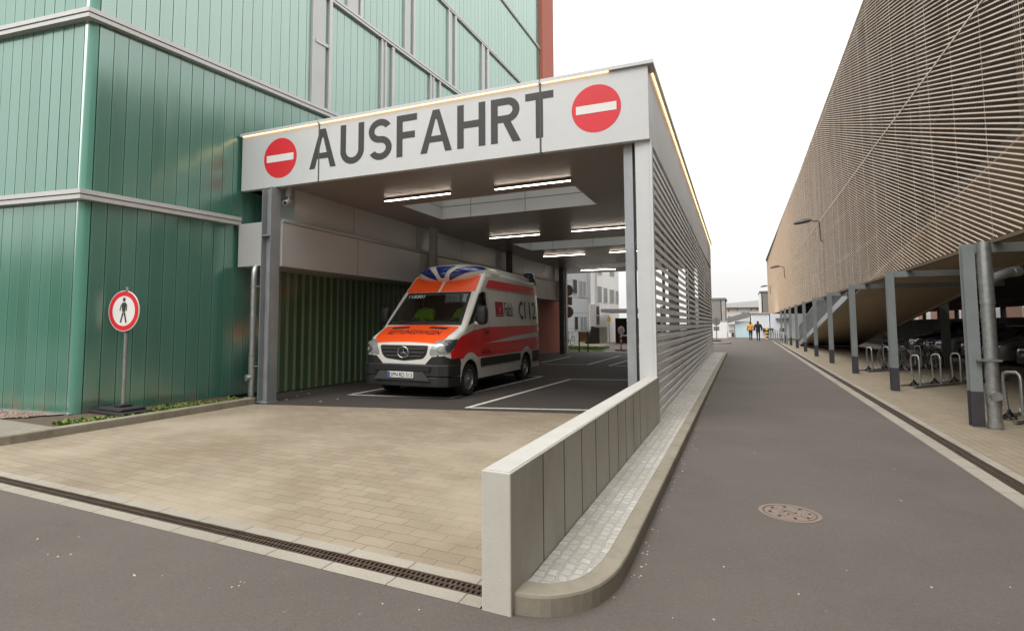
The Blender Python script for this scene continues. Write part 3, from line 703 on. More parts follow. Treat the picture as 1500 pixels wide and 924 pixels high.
# emblems and lettering
S_ = lambda px, py: (on(px, py, FL[:2], FR_[:2])-Vector((FL.x, FL.y, 0))).xy.length
def ring(name, sc_, zc, r0, r1, mat, out, parent):
    m = MB(); n = 56
    pts = lambda r: [FL+FD*(sc_+r*math.cos(2*math.pi*i/n))+Vector((0, 0, zc+r*math.sin(2*math.pi*i/n))) for i in range(n)]
    a = pts(r1); b = [p+FN*(-.0) for p in a]
    if r0: pass
    m.face([p+FN*out for p in a]); k = len(m.v)
    m.raw([p+FN*out for p in a]+[p+FN*.0005 for p in a], [(i, n+i, n+(i+1) % n, (i+1) % n) for i in range(n)])
    return m.build(name, mat, parent, world=True)
for px, py, r in ((410.5, 231.5, .425), (873, 159, .405)):
    s = S_(px, py); p = on(px, py, FL[:2], FR_[:2])
    d = ring('no_entry_emblem', s, p.z, 0, r, M['sign_red'], .004, cpy)
    m = MB(); sl = (zt(s)-zt(0))/max(s, .1)
    q = lambda u, w_: FL+FD*(s+u)+FN*.0075+Vector((0, 0, p.z+w_+.014*u))
    m.face([q(-r*.82, -r*.175), q(r*.82, -r*.175), q(r*.82, r*.175), q(-r*.82, r*.175)]); m.build('white_bar', M['sign_white'], d, world=True)
# AUSFAHRT in plain road-sign capitals, built stroke by stroke
def letters(word, w, h, gap):
    """flat capitals of stroke weight w, cap height h; returns polygons and total width"""
    out = []; x = 0
    def rect(x0, y0, x1, y1): return [(x0, y0), (x1, y0), (x1, y1), (x0, y1)]
    def arc_band(cx, cy, rx, ry, a0, a1, n=18):
        o_ = []
        for i in range(n):
            t0 = a0+(a1-a0)*i/n; t1 = a0+(a1-a0)*(i+1)/n
            f = lambda t, k: (cx+(rx-k)*math.cos(t), cy+(ry-k)*math.sin(t))
            o_.append([f(t0, 0), f(t1, 0), f(t1, w), f(t0, w)])
        return o_
    for c in word:
        if c == 'A':
            W = .80*h; P = [[(0, 0), (w*1.06, 0), (W/2+w*.02, h-w*.9), (W/2-w*.53, h)], [(W, 0), (W-w*1.06, 0), (W/2-w*.02, h-w*.9), (W/2+w*.53, h)], [(W/2-w*.53, h), (W/2, h-w*1.5), (W/2+w*.53, h)],
                           rect(W*.2, h*.24, W*.8, h*.24+w*.92)]
        elif c == 'U':
            W = .68*h; rx = W/2; P = [rect(0, rx, w, h), rect(W-w, rx, W, h)]+arc_band(rx, rx, rx, rx, math.pi, 2*math.pi)
        elif c == 'S':
            W = .64*h; r = (h+w)/4; rx = W/2
            P = arc_band(rx, h-r, rx, r, R(28), R(270), 24)+arc_band(rx, r, rx, r, R(90), R(-152), 24)
        elif c == 'F': W = .54*h; P = [rect(0, 0, w, h), rect(w, h-w, W, h), rect(w, h*.43, W*.90, h*.43+w)]
        elif c == 'H': W = .68*h; P = [rect(0, 0, w, h), rect(W-w, 0, W, h), rect(w, h*.45, W-w, h*.45+w)]
        elif c == 'R':
            W = .66*h; r = h*.275+.0*w; cy = h-r
            P = [rect(0, 0, w, h), rect(w, h-w, W-r, h), rect(w, h-2*r, W-r, h-2*r+w)]+arc_band(W-r, cy, r, r, R(-90), R(90))+[[(W*.42, h-2*r+w*.1), (W*.42+w*1.12, h-2*r+w*.1), (W+w*.18, 0), (W-w*1.0, 0)]]
        elif c == 'T': W = .62*h; P = [rect(0, h-w, W, h), rect(W/2-w/2, 0, W/2+w/2, h-w)]
        out += [[(px+x, py) for px, py in p] for p in P]; x += W+(gap if c not in 'FT' else gap*.7)
    return out, x-gap
polys, LW = letters('AUSFAHRT', .128, .80, .105)
s0 = S_(453, 251); s1 = S_(808, 140); kx = (s1-s0)/LW
m = MB()
for k, p in enumerate(polys):
    a = sum(p[i][0]*p[(i+1) % len(p)][1]-p[(i+1) % len(p)][0]*p[i][1] for i in range(len(p)))
    if a < 0: p = p[::-1]
    n0 = len(m.v); n = len(p); e_ = .004+.0001*(k % 9)
    def gg(x, y, o_):
        s = s0+x*kx; t0 = 4.76+.012*s*.5; return FL+FD*s+FN*o_+Vector((0, 0, 4.722+.0105*s+y*1.01))
    m.face([gg(x, y, e_) for x, y in p])
m.build('lettering', M['black_letter'], cpy, world=True)
# open joints run through the letters too
for s in (J[1], J[2]):
    m = MB(); a = [fpt(s-.014, 0, .0062), fpt(s+.014, 0, .0062), fpt(s+.014, 1, .0062), fpt(s-.014, 1, .0062)]; b = [fpt(s-.011, 0, -.02), fpt(s+.011, 0, -.02), fpt(s+.011, 1, -.02), fpt(s-.011, 1, -.02)]
    m.raw(a+b, [(0, 1, 2, 3), (0, 3, 7, 4), (1, 5, 6, 2), (0, 4, 5, 1)]); m.build('joint_gasket', M['groove'], cpy, world=True)
# roof: ceiling panels around three roof lights, liners with cross braces, top deck
CZ = 4.55
SK = [(11.35, 13.4), (18.75, 20.75), (27.0, 29.0)]; SX0, SX1 = -7.54, -3.09
XL, XR = -9.62, -1.34
m = MB(); ys = [8.42]
def slab(x0, x1, y0, y1): m.box(x0, x1, y0, y1, CZ, 5.55)
m.prism([(-9.55, 8.37), (XR, 9.06), (XR, SK[0][0]), (-9.55, SK[0][0])], CZ, 5.55)
for i, (a, b) in enumerate(SK):
    slab(XL+.1, SX0, a+.001, b-.001); slab(SX1, XR, a+.001, b-.001)
    slab(XL+.1, XR, b, SK[i+1][0] if i < 2 else YE)
m.build('ceiling', M['ceiling_metal'], cpy, world=True)
M['liner'] = pm('liner', (.58, .58, .57), .5, 0, .04, .5)
for a, b in SK:
    m = MB(); t = .03; zz = (CZ-.005, 5.75)
    m.box(SX0+.001, SX0+t, a+.001, b-.001, *zz); m.box(SX1-t, SX1-.001, a+.001, b-.001, *zz); m.box(SX0+t, SX1-t, a+.001, a+t, *zz); m.box(SX0+t, SX1-t, b-t, b-.001, *zz)
    r = m.build('roof_light', M['liner'], cpy, world=True)
    m = MB()
    for z in (4.88, 5.25):
        m.box(SX0+t, SX1-t, b-t-.004, b-t, z, z+.012); m.box(SX0+t, SX0+t+.004, a+t, b-t-.004, z, z+.012); m.box(SX1-t-.004, SX1-t, a+t, b-t-.004, z, z+.012)
    for x in (-6.6, -5.0): m.box(x, x+.012, b-t-.006, b-t-.002, CZ, 5.75)
    m.build('liner_joints', M['groove'], r, world=True)
    m = MB(); m.tube([(-5.9, a+.3, 4.72), (-5.25, b-.25, 5.3)], .016, 8); m.tube([(-5.25, b-.25, 5.3), (-3.9, a+.5, 4.9)], .012, 8); m.tube([(-5.75, a+.55, 4.85), (-5.45, b-.8, 5.13)], .028, 8)
    m.build('brace', M['lamp_body'], r, world=True)
    m = MB(); m.box(SX0, SX1, a, b, 5.76, 5.772); m.build('pane', M['glass_clear'], r, world=True)
m = MB(); m.box(XL+.12, XR-.02, 9.2, SK[0][0]-.1, 5.551, 5.6); m.box(XL+.12, XR-.02, SK[0][1]+.1, SK[1][0]-.1, 5.551, 5.6); m.box(XL+.12, XR-.02, SK[1][1]+.1, SK[2][0]-.1, 5.551, 5.6); m.box(XL+.12, XR-.02, SK[2][1]+.1, YE, 5.551, 5.6)
m.build('roof_deck', M['roof_grey'], cpy, world=True)
# left side: boxed beam below, recessed wall above, rail between
m = MB(); m.box(-8.913, -8.60, 8.46, YL, 2.80, 3.72); m.box(-9.60, -8.915, 8.2, YL-.01, 2.80, 3.72); m.build('side_beam', M['panel_grey'], cpy, world=True, bevel=.008)
m = MB(); m.box(-9.3, -8.74, 8.95, YL, 3.722, CZ-.002); m.build('side_wall', M['panel_grey'], cpy, world=True)
m = MB(); m.tube([(-8.62, 8.48, 3.77), (-8.62, YL, 3.77)], .04, 10); m.build('side_rail', M['panel_grey'], cpy, world=True)
m = MB()
for y in (11.0, 14.0, 17, 20, 23, 26): m.box(-8.6, -8.597, y, y+.012, 2.8, 3.72); m.box(-8.74, -8.737, y, y+.012, 3.73, CZ)
m.build('panel_joints', M['groove'], cpy, world=True)
# posts
def hpost(x, y, z0, z1, w, d, mat, rz=0, t=.014, foot=True):
    m = MB(); Mx = Matrix.Translation((x, y, 0)) @ Matrix.Rotation(rz, 4, 'Z')
    m.box(-w/2, w/2, -d/2, -d/2+t, z0, z1, M=Mx); m.box(-w/2, w/2, d/2-t, d/2, z0, z1, M=Mx); m.box(-t/2, t/2, -d/2+t, d/2-t, z0, z1, M=Mx)
    if foot: m.box(-w/2-.04, w/2+.04, -d/2-.04, d/2+.04, z0, z0+.015, M=Mx)
    return m
p = hpost(-8.78, 8.32, 0, 4.44, .26, .26, None, R(90)); p.box(-8.90, -8.66, 8.20, 8.44, 3.42, 3.445); p.build('post', M['steel_blue'], cpy, world=True)
hpost(at(925, 400, Y=9.2).x, 9.2, 0, 4.55, .14, .22, None).build('post', M['steel_blue'], cpy, world=True)
for y in (15.0, 21.0, 27.0, 31.3): hpost(-1.55, y, 0, 4.55, .2, .26, None).build('post', M['steel_blue'], cpy, world=True)
for px in (635, 746, 822):
    q = at(px, 400, X=-8.46); hpost(-8.46, q.y, 0, 4.55, .2, .2, None).build('post', M['lamp_body'] if px > 700 else M['panel_grey'], cpy, world=True)
m = MB(); m.box(-8.62, -8.50, YL+.02, YL+.3, 0, 4.54); m.build('end_panel', M['panel_white'], cpy, world=True)
# white corner post of the louvred side
m = MB(); a = at(934, 400, Y=9.03).x; m.box(a, -1.245, 9.02, 9.10, .10, 4.55); m.box(-1.245, -1.20, 9.02, 9.14, .10, 4.55); m.build('corner_panel', M['panel_white'], cpy, world=True, bevel=.005)
# louvred side: blades tilted like a shutter, on uprights
m = MB(); nb = 29
for i in range(nb):
    z = .16+i*(4.42-.16)/(nb-1)
    y0, y1 = 9.141, 31.5
    prof = [(.0, -.062), (-.004, .018), (-.10, .052), (-.10, .040), (-.014, .008), (-.012, -.062)]
    v = [(XS(y0)-.0+a_, y0, z+b_) for a_, b_ in prof]+[(XS(y1)+a_, y1, z+b_) for a_, b_ in prof]; n = len(prof)
    m.raw(v, [(j, (j+1) % n, n+(j+1) % n, n+j) for j in range(n)]+[tuple(range(n-1, -1, -1)), tuple(range(n, 2*n))])
m.build('louvre_screen', M['alu_louvre'], cpy, world=True)
for y in (9.2, 12, 15, 18, 21, 24, 27, 30, 31.45):
    m = MB(); m.box(XS(y)-.21, XS(y)-.158, y-.03, y+.03, .1, 4.55); m.build('louvre_upright', M['lamp_body'], cpy, world=True)
m = MB(); m.box(XS(31.5)-.12, XS(31.5)+.01, 31.502, 31.56, .1, 4.55); m.build('end_panel', M['panel_white'], cpy, world=True)

# ceiling lamps: each a thing of its own
LAMPS = [(561, 295, 662, 285, 'lit linear lamp on the canopy ceiling, left one of the front pair'), (722, 277, 838, 267, 'lit linear lamp on the canopy ceiling, right one of the front pair'),
         (716, 349, 792, 344.5, 'lit linear lamp on the ceiling just before the second roof light, left one'), (836, 339, 918, 334, 'lit linear lamp on the ceiling just before the second roof light, right one'),
         (796, 376, 857, 373, 'lit linear lamp on the ceiling behind the second roof light, left one'), (892, 370, 935, 368, 'lit linear lamp on the ceiling behind the second roof light, half behind the post'),
         (852, 397, 901, 394, 'lit linear lamp on the ceiling at the far end of the canopy')]
for x0, y0, x1, y1, lab in LAMPS:
    a = at(x0, y0, Z=CZ-.06); b = at(x1, y1, Z=CZ-.06); y = (a.y+b.y)/2; L = (b.x-a.x)
    t = thing('ceiling_lamp', lab, 'lamp', ((a.x+b.x)/2, y, CZ), group='lamps on the canopy ceiling')
    m = MB(); m.box(-L/2, L/2, -.04, .04, -.045, -.001); m.build('lamp_body', M['lamp_body'], t)
    m = MB(); m.box(-L/2+.01, L/2-.01, -.016, .016, -.058, -.0455); m.build('diffuser', M['led_tube'], t)
# camera on the left post
cc = thing('security_camera', 'small white security camera under the canopy at the left front post', 'camera', (-8.58, 8.60, 4.2))
m = MB(); m.box(-.04, .04, -.04, .04, .1, .3); m.tube([(0, 0, .12), (.02, -.02, .0)], .018, 8); m.build('bracket', M['panel_grey'], cc)
m = MB(); m.tube([(-.02, .06, .02), (.1, -.2, -.08)], .05, 12); m.build('housing', M['panel_white'], cc); 
m = MB(); m.tube([(.1, -.2, -.08), (.106, -.213, -.085)], .035, 12); m.build('lens', M['hole'], cc)
# downpipe at the left post
dp = thing('drainpipe', 'galvanised drainpipe with cleaning cap beside the left canopy post', 'drainpipe', (-9.03, 8.14, 0))
m = MB(); m.tube([(0, 0, -.02), (0, 0, 2.55), (-.005, .01, 2.68), (-.03, .06, 2.78), (-.1, .14, 2.82)], .06, 18); m.tube([(0, 0, .95), (0, 0, 1.0)], .066, 18); m.tube([(0, 0, .88), (0, 0, .90)], .067, 18); m.build('pipe', M['galv'], dp, smooth=True)
m = MB(); m.tube([(0, 0, .38), (0, 0, .92)], .066, 18); m.build('sleeve', M['galv'], dp, smooth=True)
m = MB(); m.tube([(0, -.03, .50), (-.03, -.10, .50)], .055, 16); m.tube([(-.03, -.10, .50), (-.036, -.115, .50)], .07, 16); m.build('cleaning_cap', M['galv'], dp, smooth=True)
m = MB()
for z in (.72, 2.35): m.tube([(0, 0, z), (0, 0, z+.03)], .068, 18); m.tube([(.05, 0, z+.015), (.2, 0, z+.015)], .01, 8)
m.build('bracket', M['galv'], dp)

# ------------------------------------------------------------------ low concrete wall
wall = thing('concrete_wall', 'low grey concrete wall with upright joints between the drive and the verge', 'wall', (-1.26, 2.88, 0))
m = MB(); m.box(-1.355, -1.175, 2.88, 9.015, -.13, .769); m.build('wall_body', M['concrete'], wall, world=True, bevel=.008)
m = MB(); m.box(-1.343, -1.187, 2.892, 9.003, .7692, .7725); m.build('coping', M['concrete_top'], wall, world=True)
m = MB()
for px in (796, 827, 853, 874, 893, 907, 918.5, 930, 940):
    y = at(px, 700, X=-1.173).y; m.box(-1.176, -1.1735, y-.007, y+.007, .09, .757)
m.build('wall_joints', M['groove'], wall, world=True)

# ------------------------------------------------------------------ no-pedestrians sign
sg = thing('traffic_sign', 'round red and white no pedestrians sign on a grey pole', 'sign', (-9.51, 5.84, .085))
m = MB(); m.tube([(0, 0, .06), (0, 0, 2.13)], .03, 14); m.tube([(0, 0, 2.13), (0, 0, 2.15)], .034, 14); m.build('pole', M['galv'], sg, smooth=True)
FACE = Matrix.Translation((-.02, -.045, 1.735)) @ Matrix.Rotation(R(8), 4, 'Z') @ Matrix.Rotation(R(90), 4, 'X')
m = MB(); m.lathe([(0, 0), (.35, 0), (.352, -.012), (.34, -.02), (0, -.02)], 64, FACE); m.build('sign_plate', M['sign_white'], sg)
m = MB(); m.lathe([(.338, .002), (.258, .002)], 64, FACE); m.build('red_ring', M['sign_red'], sg)
def walker(m, T):
    P = lambda *pts: m.face([T @ Vector((x, y, .003)) for x, y in pts])
    n = 20; m.face([T @ Vector((.005+.032*math.cos(2*math.pi*i/n), .195+.036*math.sin(2*math.pi*i/n), .003)) for i in range(n)])
    P((-.035, .145), (.045, .145), (.055, .11), (.035, -.02), (-.03, -.02), (-.045, .08))
    P((-.03, -.028), (.005, -.028), (-.045, -.2), (-.078, -.2)); P((.0, -.028), (.036, -.028), (.082, -.2), (.048, -.2))
    P((.05, .135), (.075, .10), (.072, .0), (.052, .0), (.052, .09)); P((-.04, .13), (-.05, .085), (-.075, .0), (-.095, .005), (-.07, .095))
m = MB(); walker(m, FACE); m.build('walking_figure', M['black_letter'], sg)
m = MB(); m.box(-.05, .05, -.042, .035, 2.06, 2.09); m.box(-.05, .05, -.042, .035, 1.36, 1.39); m.build('clamp', M['lamp_body'], sg)
m = MB(); m.prism([(-.46, -.28), (.46, -.28), (.46, .22), (-.46, .22)], 0, .055); m.prism([(-.34, -.24), (.34, -.24), (.34, .18), (-.34, .18)], .056, .105); m.prism([(-.1, -.1), (.1, -.1), (.1, .1), (-.1, .1)], .106, .15)
m.build('rubber_base', M['rubber'], sg, bevel=.015)
# ------------------------------------------------------------------ the parking garage on the right
gar = thing('parking_garage', 'parking garage behind cream metal mesh, raised on grey steel columns', 'building', (3.5, 11.2, 0))
MX = lambda y: 3.495+.004*y
Z0, Z1, YA, YB = 2.90, 11.19, -8.0, 96.0
SL, pz = .33, .088                                   # the strands of the grating climb away from the camera, like long shallow stairs
m = MB(); c = Z0-SL*YB
while c < Z1-SL*YA:
    y0, y1 = max(YA, (Z0-c)/SL), min(YB, (Z1-c)/SL); pts = []; y = y0
    while y < y1-.01:
        near = 6 < y < 34; st_ = .06 if near else 1.0
        k = math.floor(y/st_+1e-6); ya_ = max(y0, k*st_); yb_ = min(y1, (k+1)*st_)
        if near:
            zf = c+SL*(k+.5)*st_; pts += [(ya_+.001, zf), (max(ya_+.002, yb_-.010), zf)]
        else: pts += [(ya_, c+SL*ya_)] + ([(yb_, c+SL*yb_)] if yb_ >= y1-.01 else [])
        y = yb_+1e-4
    pts = [(p, min(max(z, Z0+.003), Z1-.03)) for p, z in pts]
    if len(pts) > 1:
        b = len(m.v); n = len(pts)
        for y, z in pts: x = MX(y); m.v += [(x+.010, y, z-.001), (x, y, z), (x+.004, y, z+.019)]
        m.f += [(b+3*k+j, b+3*k+1+j, b+3*k+4+j, b+3*k+3+j) for k in range(n-1) for j in (0, 1)]; m.mi += [0]*(2*n-2)
    c += pz
m.build('mesh_strips', M['garage_cream'], gar, world=True)
m = MB(); y = YA
while y < YB:
    x = MX(y); d = .0006+.0038*min(1, max(0, (y-26)/36))
    o_ = -.006; m.raw([(x+o_, y-.0012, Z0), (x+o_+d, y-.0012, Z0), (x+o_+d, y+.0012, Z0), (x+o_, y+.0012, Z0), (x+o_, y-.0012, Z1), (x+o_+d, y-.0012, Z1), (x+o_+d, y+.0012, Z1), (x+o_, y+.0012, Z1)],
          [(0, 1, 5, 4), (1, 2, 6, 5), (2, 3, 7, 6), (3, 0, 4, 7)])
    y += .062 if y > 4 else .25
m.build('mesh_wires', M['garage_wire'], gar, world=True)
m = MB(); y = YA+.3
while y < YB:
    x = MX(y); m.box(x+.026, x+.03, y-.003, y+.003, Z0, Z1); y += 1.35
x = MX(YB); m.box(x-.01, x+.05, YB, YB+.04, Z0-.03, Z1+.03)
m.raw([(MX(t)+a, t, z) for t in (YA, YB) for z in (Z1, Z1+.05) for a in (-.01, .06)], [(0, 1, 3, 2), (4, 6, 7, 5), (0, 4, 5, 1), (2, 3, 7, 6), (0, 2, 6, 4), (1, 5, 7, 3)])
m.build('mesh_seams', M['garage_cream'], gar, world=True)
m = MB(); m.raw([(MX(t)+a, t, z) for t in (YA, YB) for z in (6.615, 6.64) for a in (-.012, .002)], [(0, 1, 3, 2), (4, 6, 7, 5), (0, 4, 5, 1), (2, 3, 7, 6), (0, 2, 6, 4), (1, 5, 7, 3)])
m.build('mesh_rail', M['garage_cream'], gar, world=True)
m = MB(); m.raw([(MX(t)+a, t, z) for t in (YA, YB) for z in (2.845, 2.899) for a in (-.005, .08)], [(0, 1, 3, 2), (4, 6, 7, 5), (0, 4, 5, 1), (2, 3, 7, 6), (0, 2, 6, 4), (1, 5, 7, 3)])
m.build('bottom_trim', pm('rust_trim', (.16, .11, .07), .7, .2, .3, 4), gar, world=True)
# decks, roof, back and end walls
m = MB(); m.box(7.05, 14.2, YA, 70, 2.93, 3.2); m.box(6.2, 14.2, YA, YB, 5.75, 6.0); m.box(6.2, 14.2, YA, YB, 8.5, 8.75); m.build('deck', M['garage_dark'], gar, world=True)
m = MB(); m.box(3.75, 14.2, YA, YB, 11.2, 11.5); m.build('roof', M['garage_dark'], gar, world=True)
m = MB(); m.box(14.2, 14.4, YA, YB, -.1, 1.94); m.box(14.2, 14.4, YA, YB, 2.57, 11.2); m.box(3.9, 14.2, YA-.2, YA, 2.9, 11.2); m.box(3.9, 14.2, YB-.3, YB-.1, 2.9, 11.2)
for y in range(0, 70, 4): m.box(14.21, 14.39, y, y+.3, 1.94, 2.57)
m.build('back_wall', M['garage_dark'], gar, world=True)
# inclined ramp rising towards the camera, with steel stringers
RZ = lambda y: 2.1-.125*(y-29.1)
def ramp_piece(x0, x1, h0, h1, ya, yb, mat, name):
    m = MB(); m.raw([(x, t, RZ(t)+h) for t in (ya, yb) for h in (h0, h1) for x in (x0, x1)], [(0, 1, 3, 2), (4, 6, 7, 5), (0, 4, 5, 1), (2, 3, 7, 6), (0, 2, 6, 4), (1, 5, 7, 3)])
    return m.build(name, mat, gar, world=True)
ramp_piece(3.86, 6.94, .02, .05, 3, 46, M['garage_soffit'], 'ramp_soffit'); ramp_piece(3.86, 6.94, .051, .22, 3, 46, M['garage_dark'], 'ramp_slab')
ramp_piece(3.70, 3.85, -.02, .26, 25.3, 46.2, M['galv'], 'ramp_stringer'); ramp_piece(6.95, 7.04, -.04, .30, 20, 46.2, M['garage_soffit'], 'ramp_stringer')
M['guard'] = pm('guard', (.085, .09, .09), .6, .2, .1)
m = MB(); gpl = [(25.6, RZ(25.6)+.27), (46, RZ(46)+.27), (46, RZ(46)+1.38), (34.6, 2.84), (25.6, 2.84)]
m.raw([(x, y, z) for x in (3.74, 3.78) for y, z in gpl], [(0, 1, 2, 3, 4), (9, 8, 7, 6, 5)]+[(i, 5+i, 5+(i+1) % 5, (i+1) % 5) for i in range(5)]); m.build('guard_panel', M['guard'], gar, world=True)
ramp_piece(3.72, 3.80, 1.40, 1.46, 34.8, 46, M['galv'], 'guard_rail')
# steel columns with dark sleeves at the foot, beams across
CY0 = [6.16+5.03*k for k in range(11)]
for i, y in enumerate(CY0):
    x = 3.235
    m = hpost(x, y, .0, 2.84, .15, .15, None, foot=False); c = m.build('column', M['steel_grey'], gar, world=True)
    m = hpost(x, y, .016, .55, .157, .157, None, t=.020, foot=False); m.build('sleeve', M['sleeve'], c, world=True)
    if i < 6:
        m = MB(); m.box(3.32, 6.94, y-.05, y+.05, 2.70, 2.84) if RZ(y) > 2.86 else m.box(3.32, 3.69, y-.05, y+.05, 2.70, 2.84); m.build('beam', M['steel_grey'], gar, world=True)
m = MB(); m.box(3.13, 3.33, -8, 60, 2.72, 2.842) ; 
for x in (3.4,): pass
for y in (18.0, 28.0, 38.0, 48.0): hpost(7.3, y, 0, 2.93, .24, .24, None).build('inner_column', M['steel_grey'], gar, world=True)
for k, y in enumerate(CY0[1:8]):
    m = MB(); m.box(4.0, 4.2, y-.1, y+.1, 3.0 if RZ(y) < 2.9 else RZ(y)+.3, 11.2); m.build('upper_column', M['garage_dark'], gar, world=True)

# big drainpipe on the first column in view
dp2 = thing('drainpipe', 'thick galvanised drainpipe with side branch strapped to the nearest garage column', 'drainpipe', (3.42, 11.10, 0))
m = MB(); m.tube([(0, 0, 0), (0, 0, 2.86)], .085, 20); m.build('pipe', M['galv'], dp2, smooth=True)
for z, r, h in ((.02, .096, .07), (.36, .094, .05), (.62, .094, .05), (1.9, .094, .06), (2.2, .094, .05), (2.55, .094, .05), (.41, .09, .21), (1.96, .09, .24), (2.25, .09, .30)):
    m = MB(); m.tube([(0, 0, z), (0, 0, z+h)], r, 20); m.build('sleeve', M['galv'], dp2, smooth=True)
m = MB(); m.tube([(0, 0, 2.22), (.12, .05, 2.30), (.3, .13, 2.38), (.46, .2, 2.40)], .07, 16); m.tube([(.36, .155, 2.395), (.44, .19, 2.40)], .08, 16); m.build('branch', M['galv'], dp2, smooth=True)
m = MB(); m.tube([(0, -.05, .5), (.0, -.13, .5)], .07, 16); m.build('cleaning_cap', M['galv'], dp2, smooth=True)
m = MB(); m.box(-.18, .10, -.10, .10, 1.02, 1.05); m.build('strap', M['galv'], dp2)

# lamps on the mesh
for lab, px, py in (('grey arm lamp on the mesh, nearest and largest of three', 1206, 324), ('grey arm lamp on the mesh, between the nearest and the farthest', 1151.5, 391), ('grey arm lamp on the mesh, farthest and smallest of three', 1130, 419.5)):
    q = at(px, py, X=3.56); t = thing('wall_lamp', lab, 'lamp', (3.40, q.y, q.z), group='arm lamps on the mesh')
    m = MB(); m.tube([(.12, 0, -.95), (.03, 0, -.9), (.0, 0, -.05), (-.06, 0, .02), (-.25, 0, .04)], .03, 8); m.build('arm', M['lamp_grey'], t)
    m = MB(); m.lathe([(0, .15), (.07, .14), (.13, .08), (.16, .0), (.12, -.05), (0, -.07)], 18, Matrix.Translation((-.66, 0, .02)) @ Matrix.Rotation(R(-9), 4, 'Y') @ Matrix.Diagonal((2.6, 1.4, 1.0, 1))); m.build('lamp_head', M['lamp_grey'], t, smooth=True)

# ------------------------------------------------------------------ bicycle racks
RD = Vector((.62, .785, 0)).normalized(); RP = Vector((-.10, .995, 0))
def rack(label, x, y, n, sp=.98):
    t = thing('bicycle_rack', label, 'bicycle rack', (x, y, 0), group='racks under the garage')
    m = MB(); L = (n-.35)*sp
    m.tube([RD*-.3+Vector((0, 0, .035)), RD*L+Vector((0, 0, .035))], .03, 8); m.tube([RD*-.5+RP*.55+Vector((0, 0, .03)), RD*(L-.2)+RP*.55+Vector((0, 0, .03))], .022, 8); m.build('base_rail', M['galv'], t)
    for i in range(n):
        b = RD*(i*sp); m = MB(); h = .80
        p = [b+Vector((0, 0, .03)), b+Vector((0, 0, h-.12)), b+RP*.03+Vector((0, 0, h-.04)), b+RP*.10+Vector((0, 0, h)), b+RP*.40+Vector((0, 0, h-.02)), b+RP*.49+Vector((0, 0, h-.06)), b+RP*.52+Vector((0, 0, h-.16)), b+RP*.42-RD*.02+Vector((0, 0, .12)), b+RP*.40+Vector((0, 0, .04))]
        m.tube(p, .024, 10); m.build('hoop', M['galv'], t, smooth=True)
        m = MB()
        for s in (-1, 1):
            c = b+RP*.40+RD*(.09*s)
            m.tube([b+RP*.40+Vector((0, 0, .16)), c+Vector((0, 0, .05)), c+RD*(.12*s)+Vector((0, 0, .03))], .02, 6); m.tube([c+RP*-.13+Vector((0, 0, .03)), c+Vector((0, 0, .10)), c+RP*.13+Vector((0, 0, .03))], .016, 6)
        m.build('wheel_clamp', M['rubber'], t)
        m = MB(); c = b+RD*.40+RP*.15
        m.tube([b+RP*.12+Vector((0, 0, .30)), c+Vector((0, 0, .33)), c+RD*.06+Vector((0, 0, .25)), c+RP*.02+Vector((0, 0, .10)), c+RP*.2+Vector((0, 0, .07)), c+RP*.28+Vector((0, 0, .16))], .009, 6); m.build('wheel_loop', M['galv'], t)
    return t
rack('empty galvanised bicycle rack right beside the drainpipe column, nearest of three', 4.02, 11.92, 4)
rack('empty galvanised bicycle rack between the first two columns, its hoops in one row', 3.95, 17.25, 5)
rack('galvanised bicycle rack with parked bicycles behind the second column', 3.85, 22.2, 5)

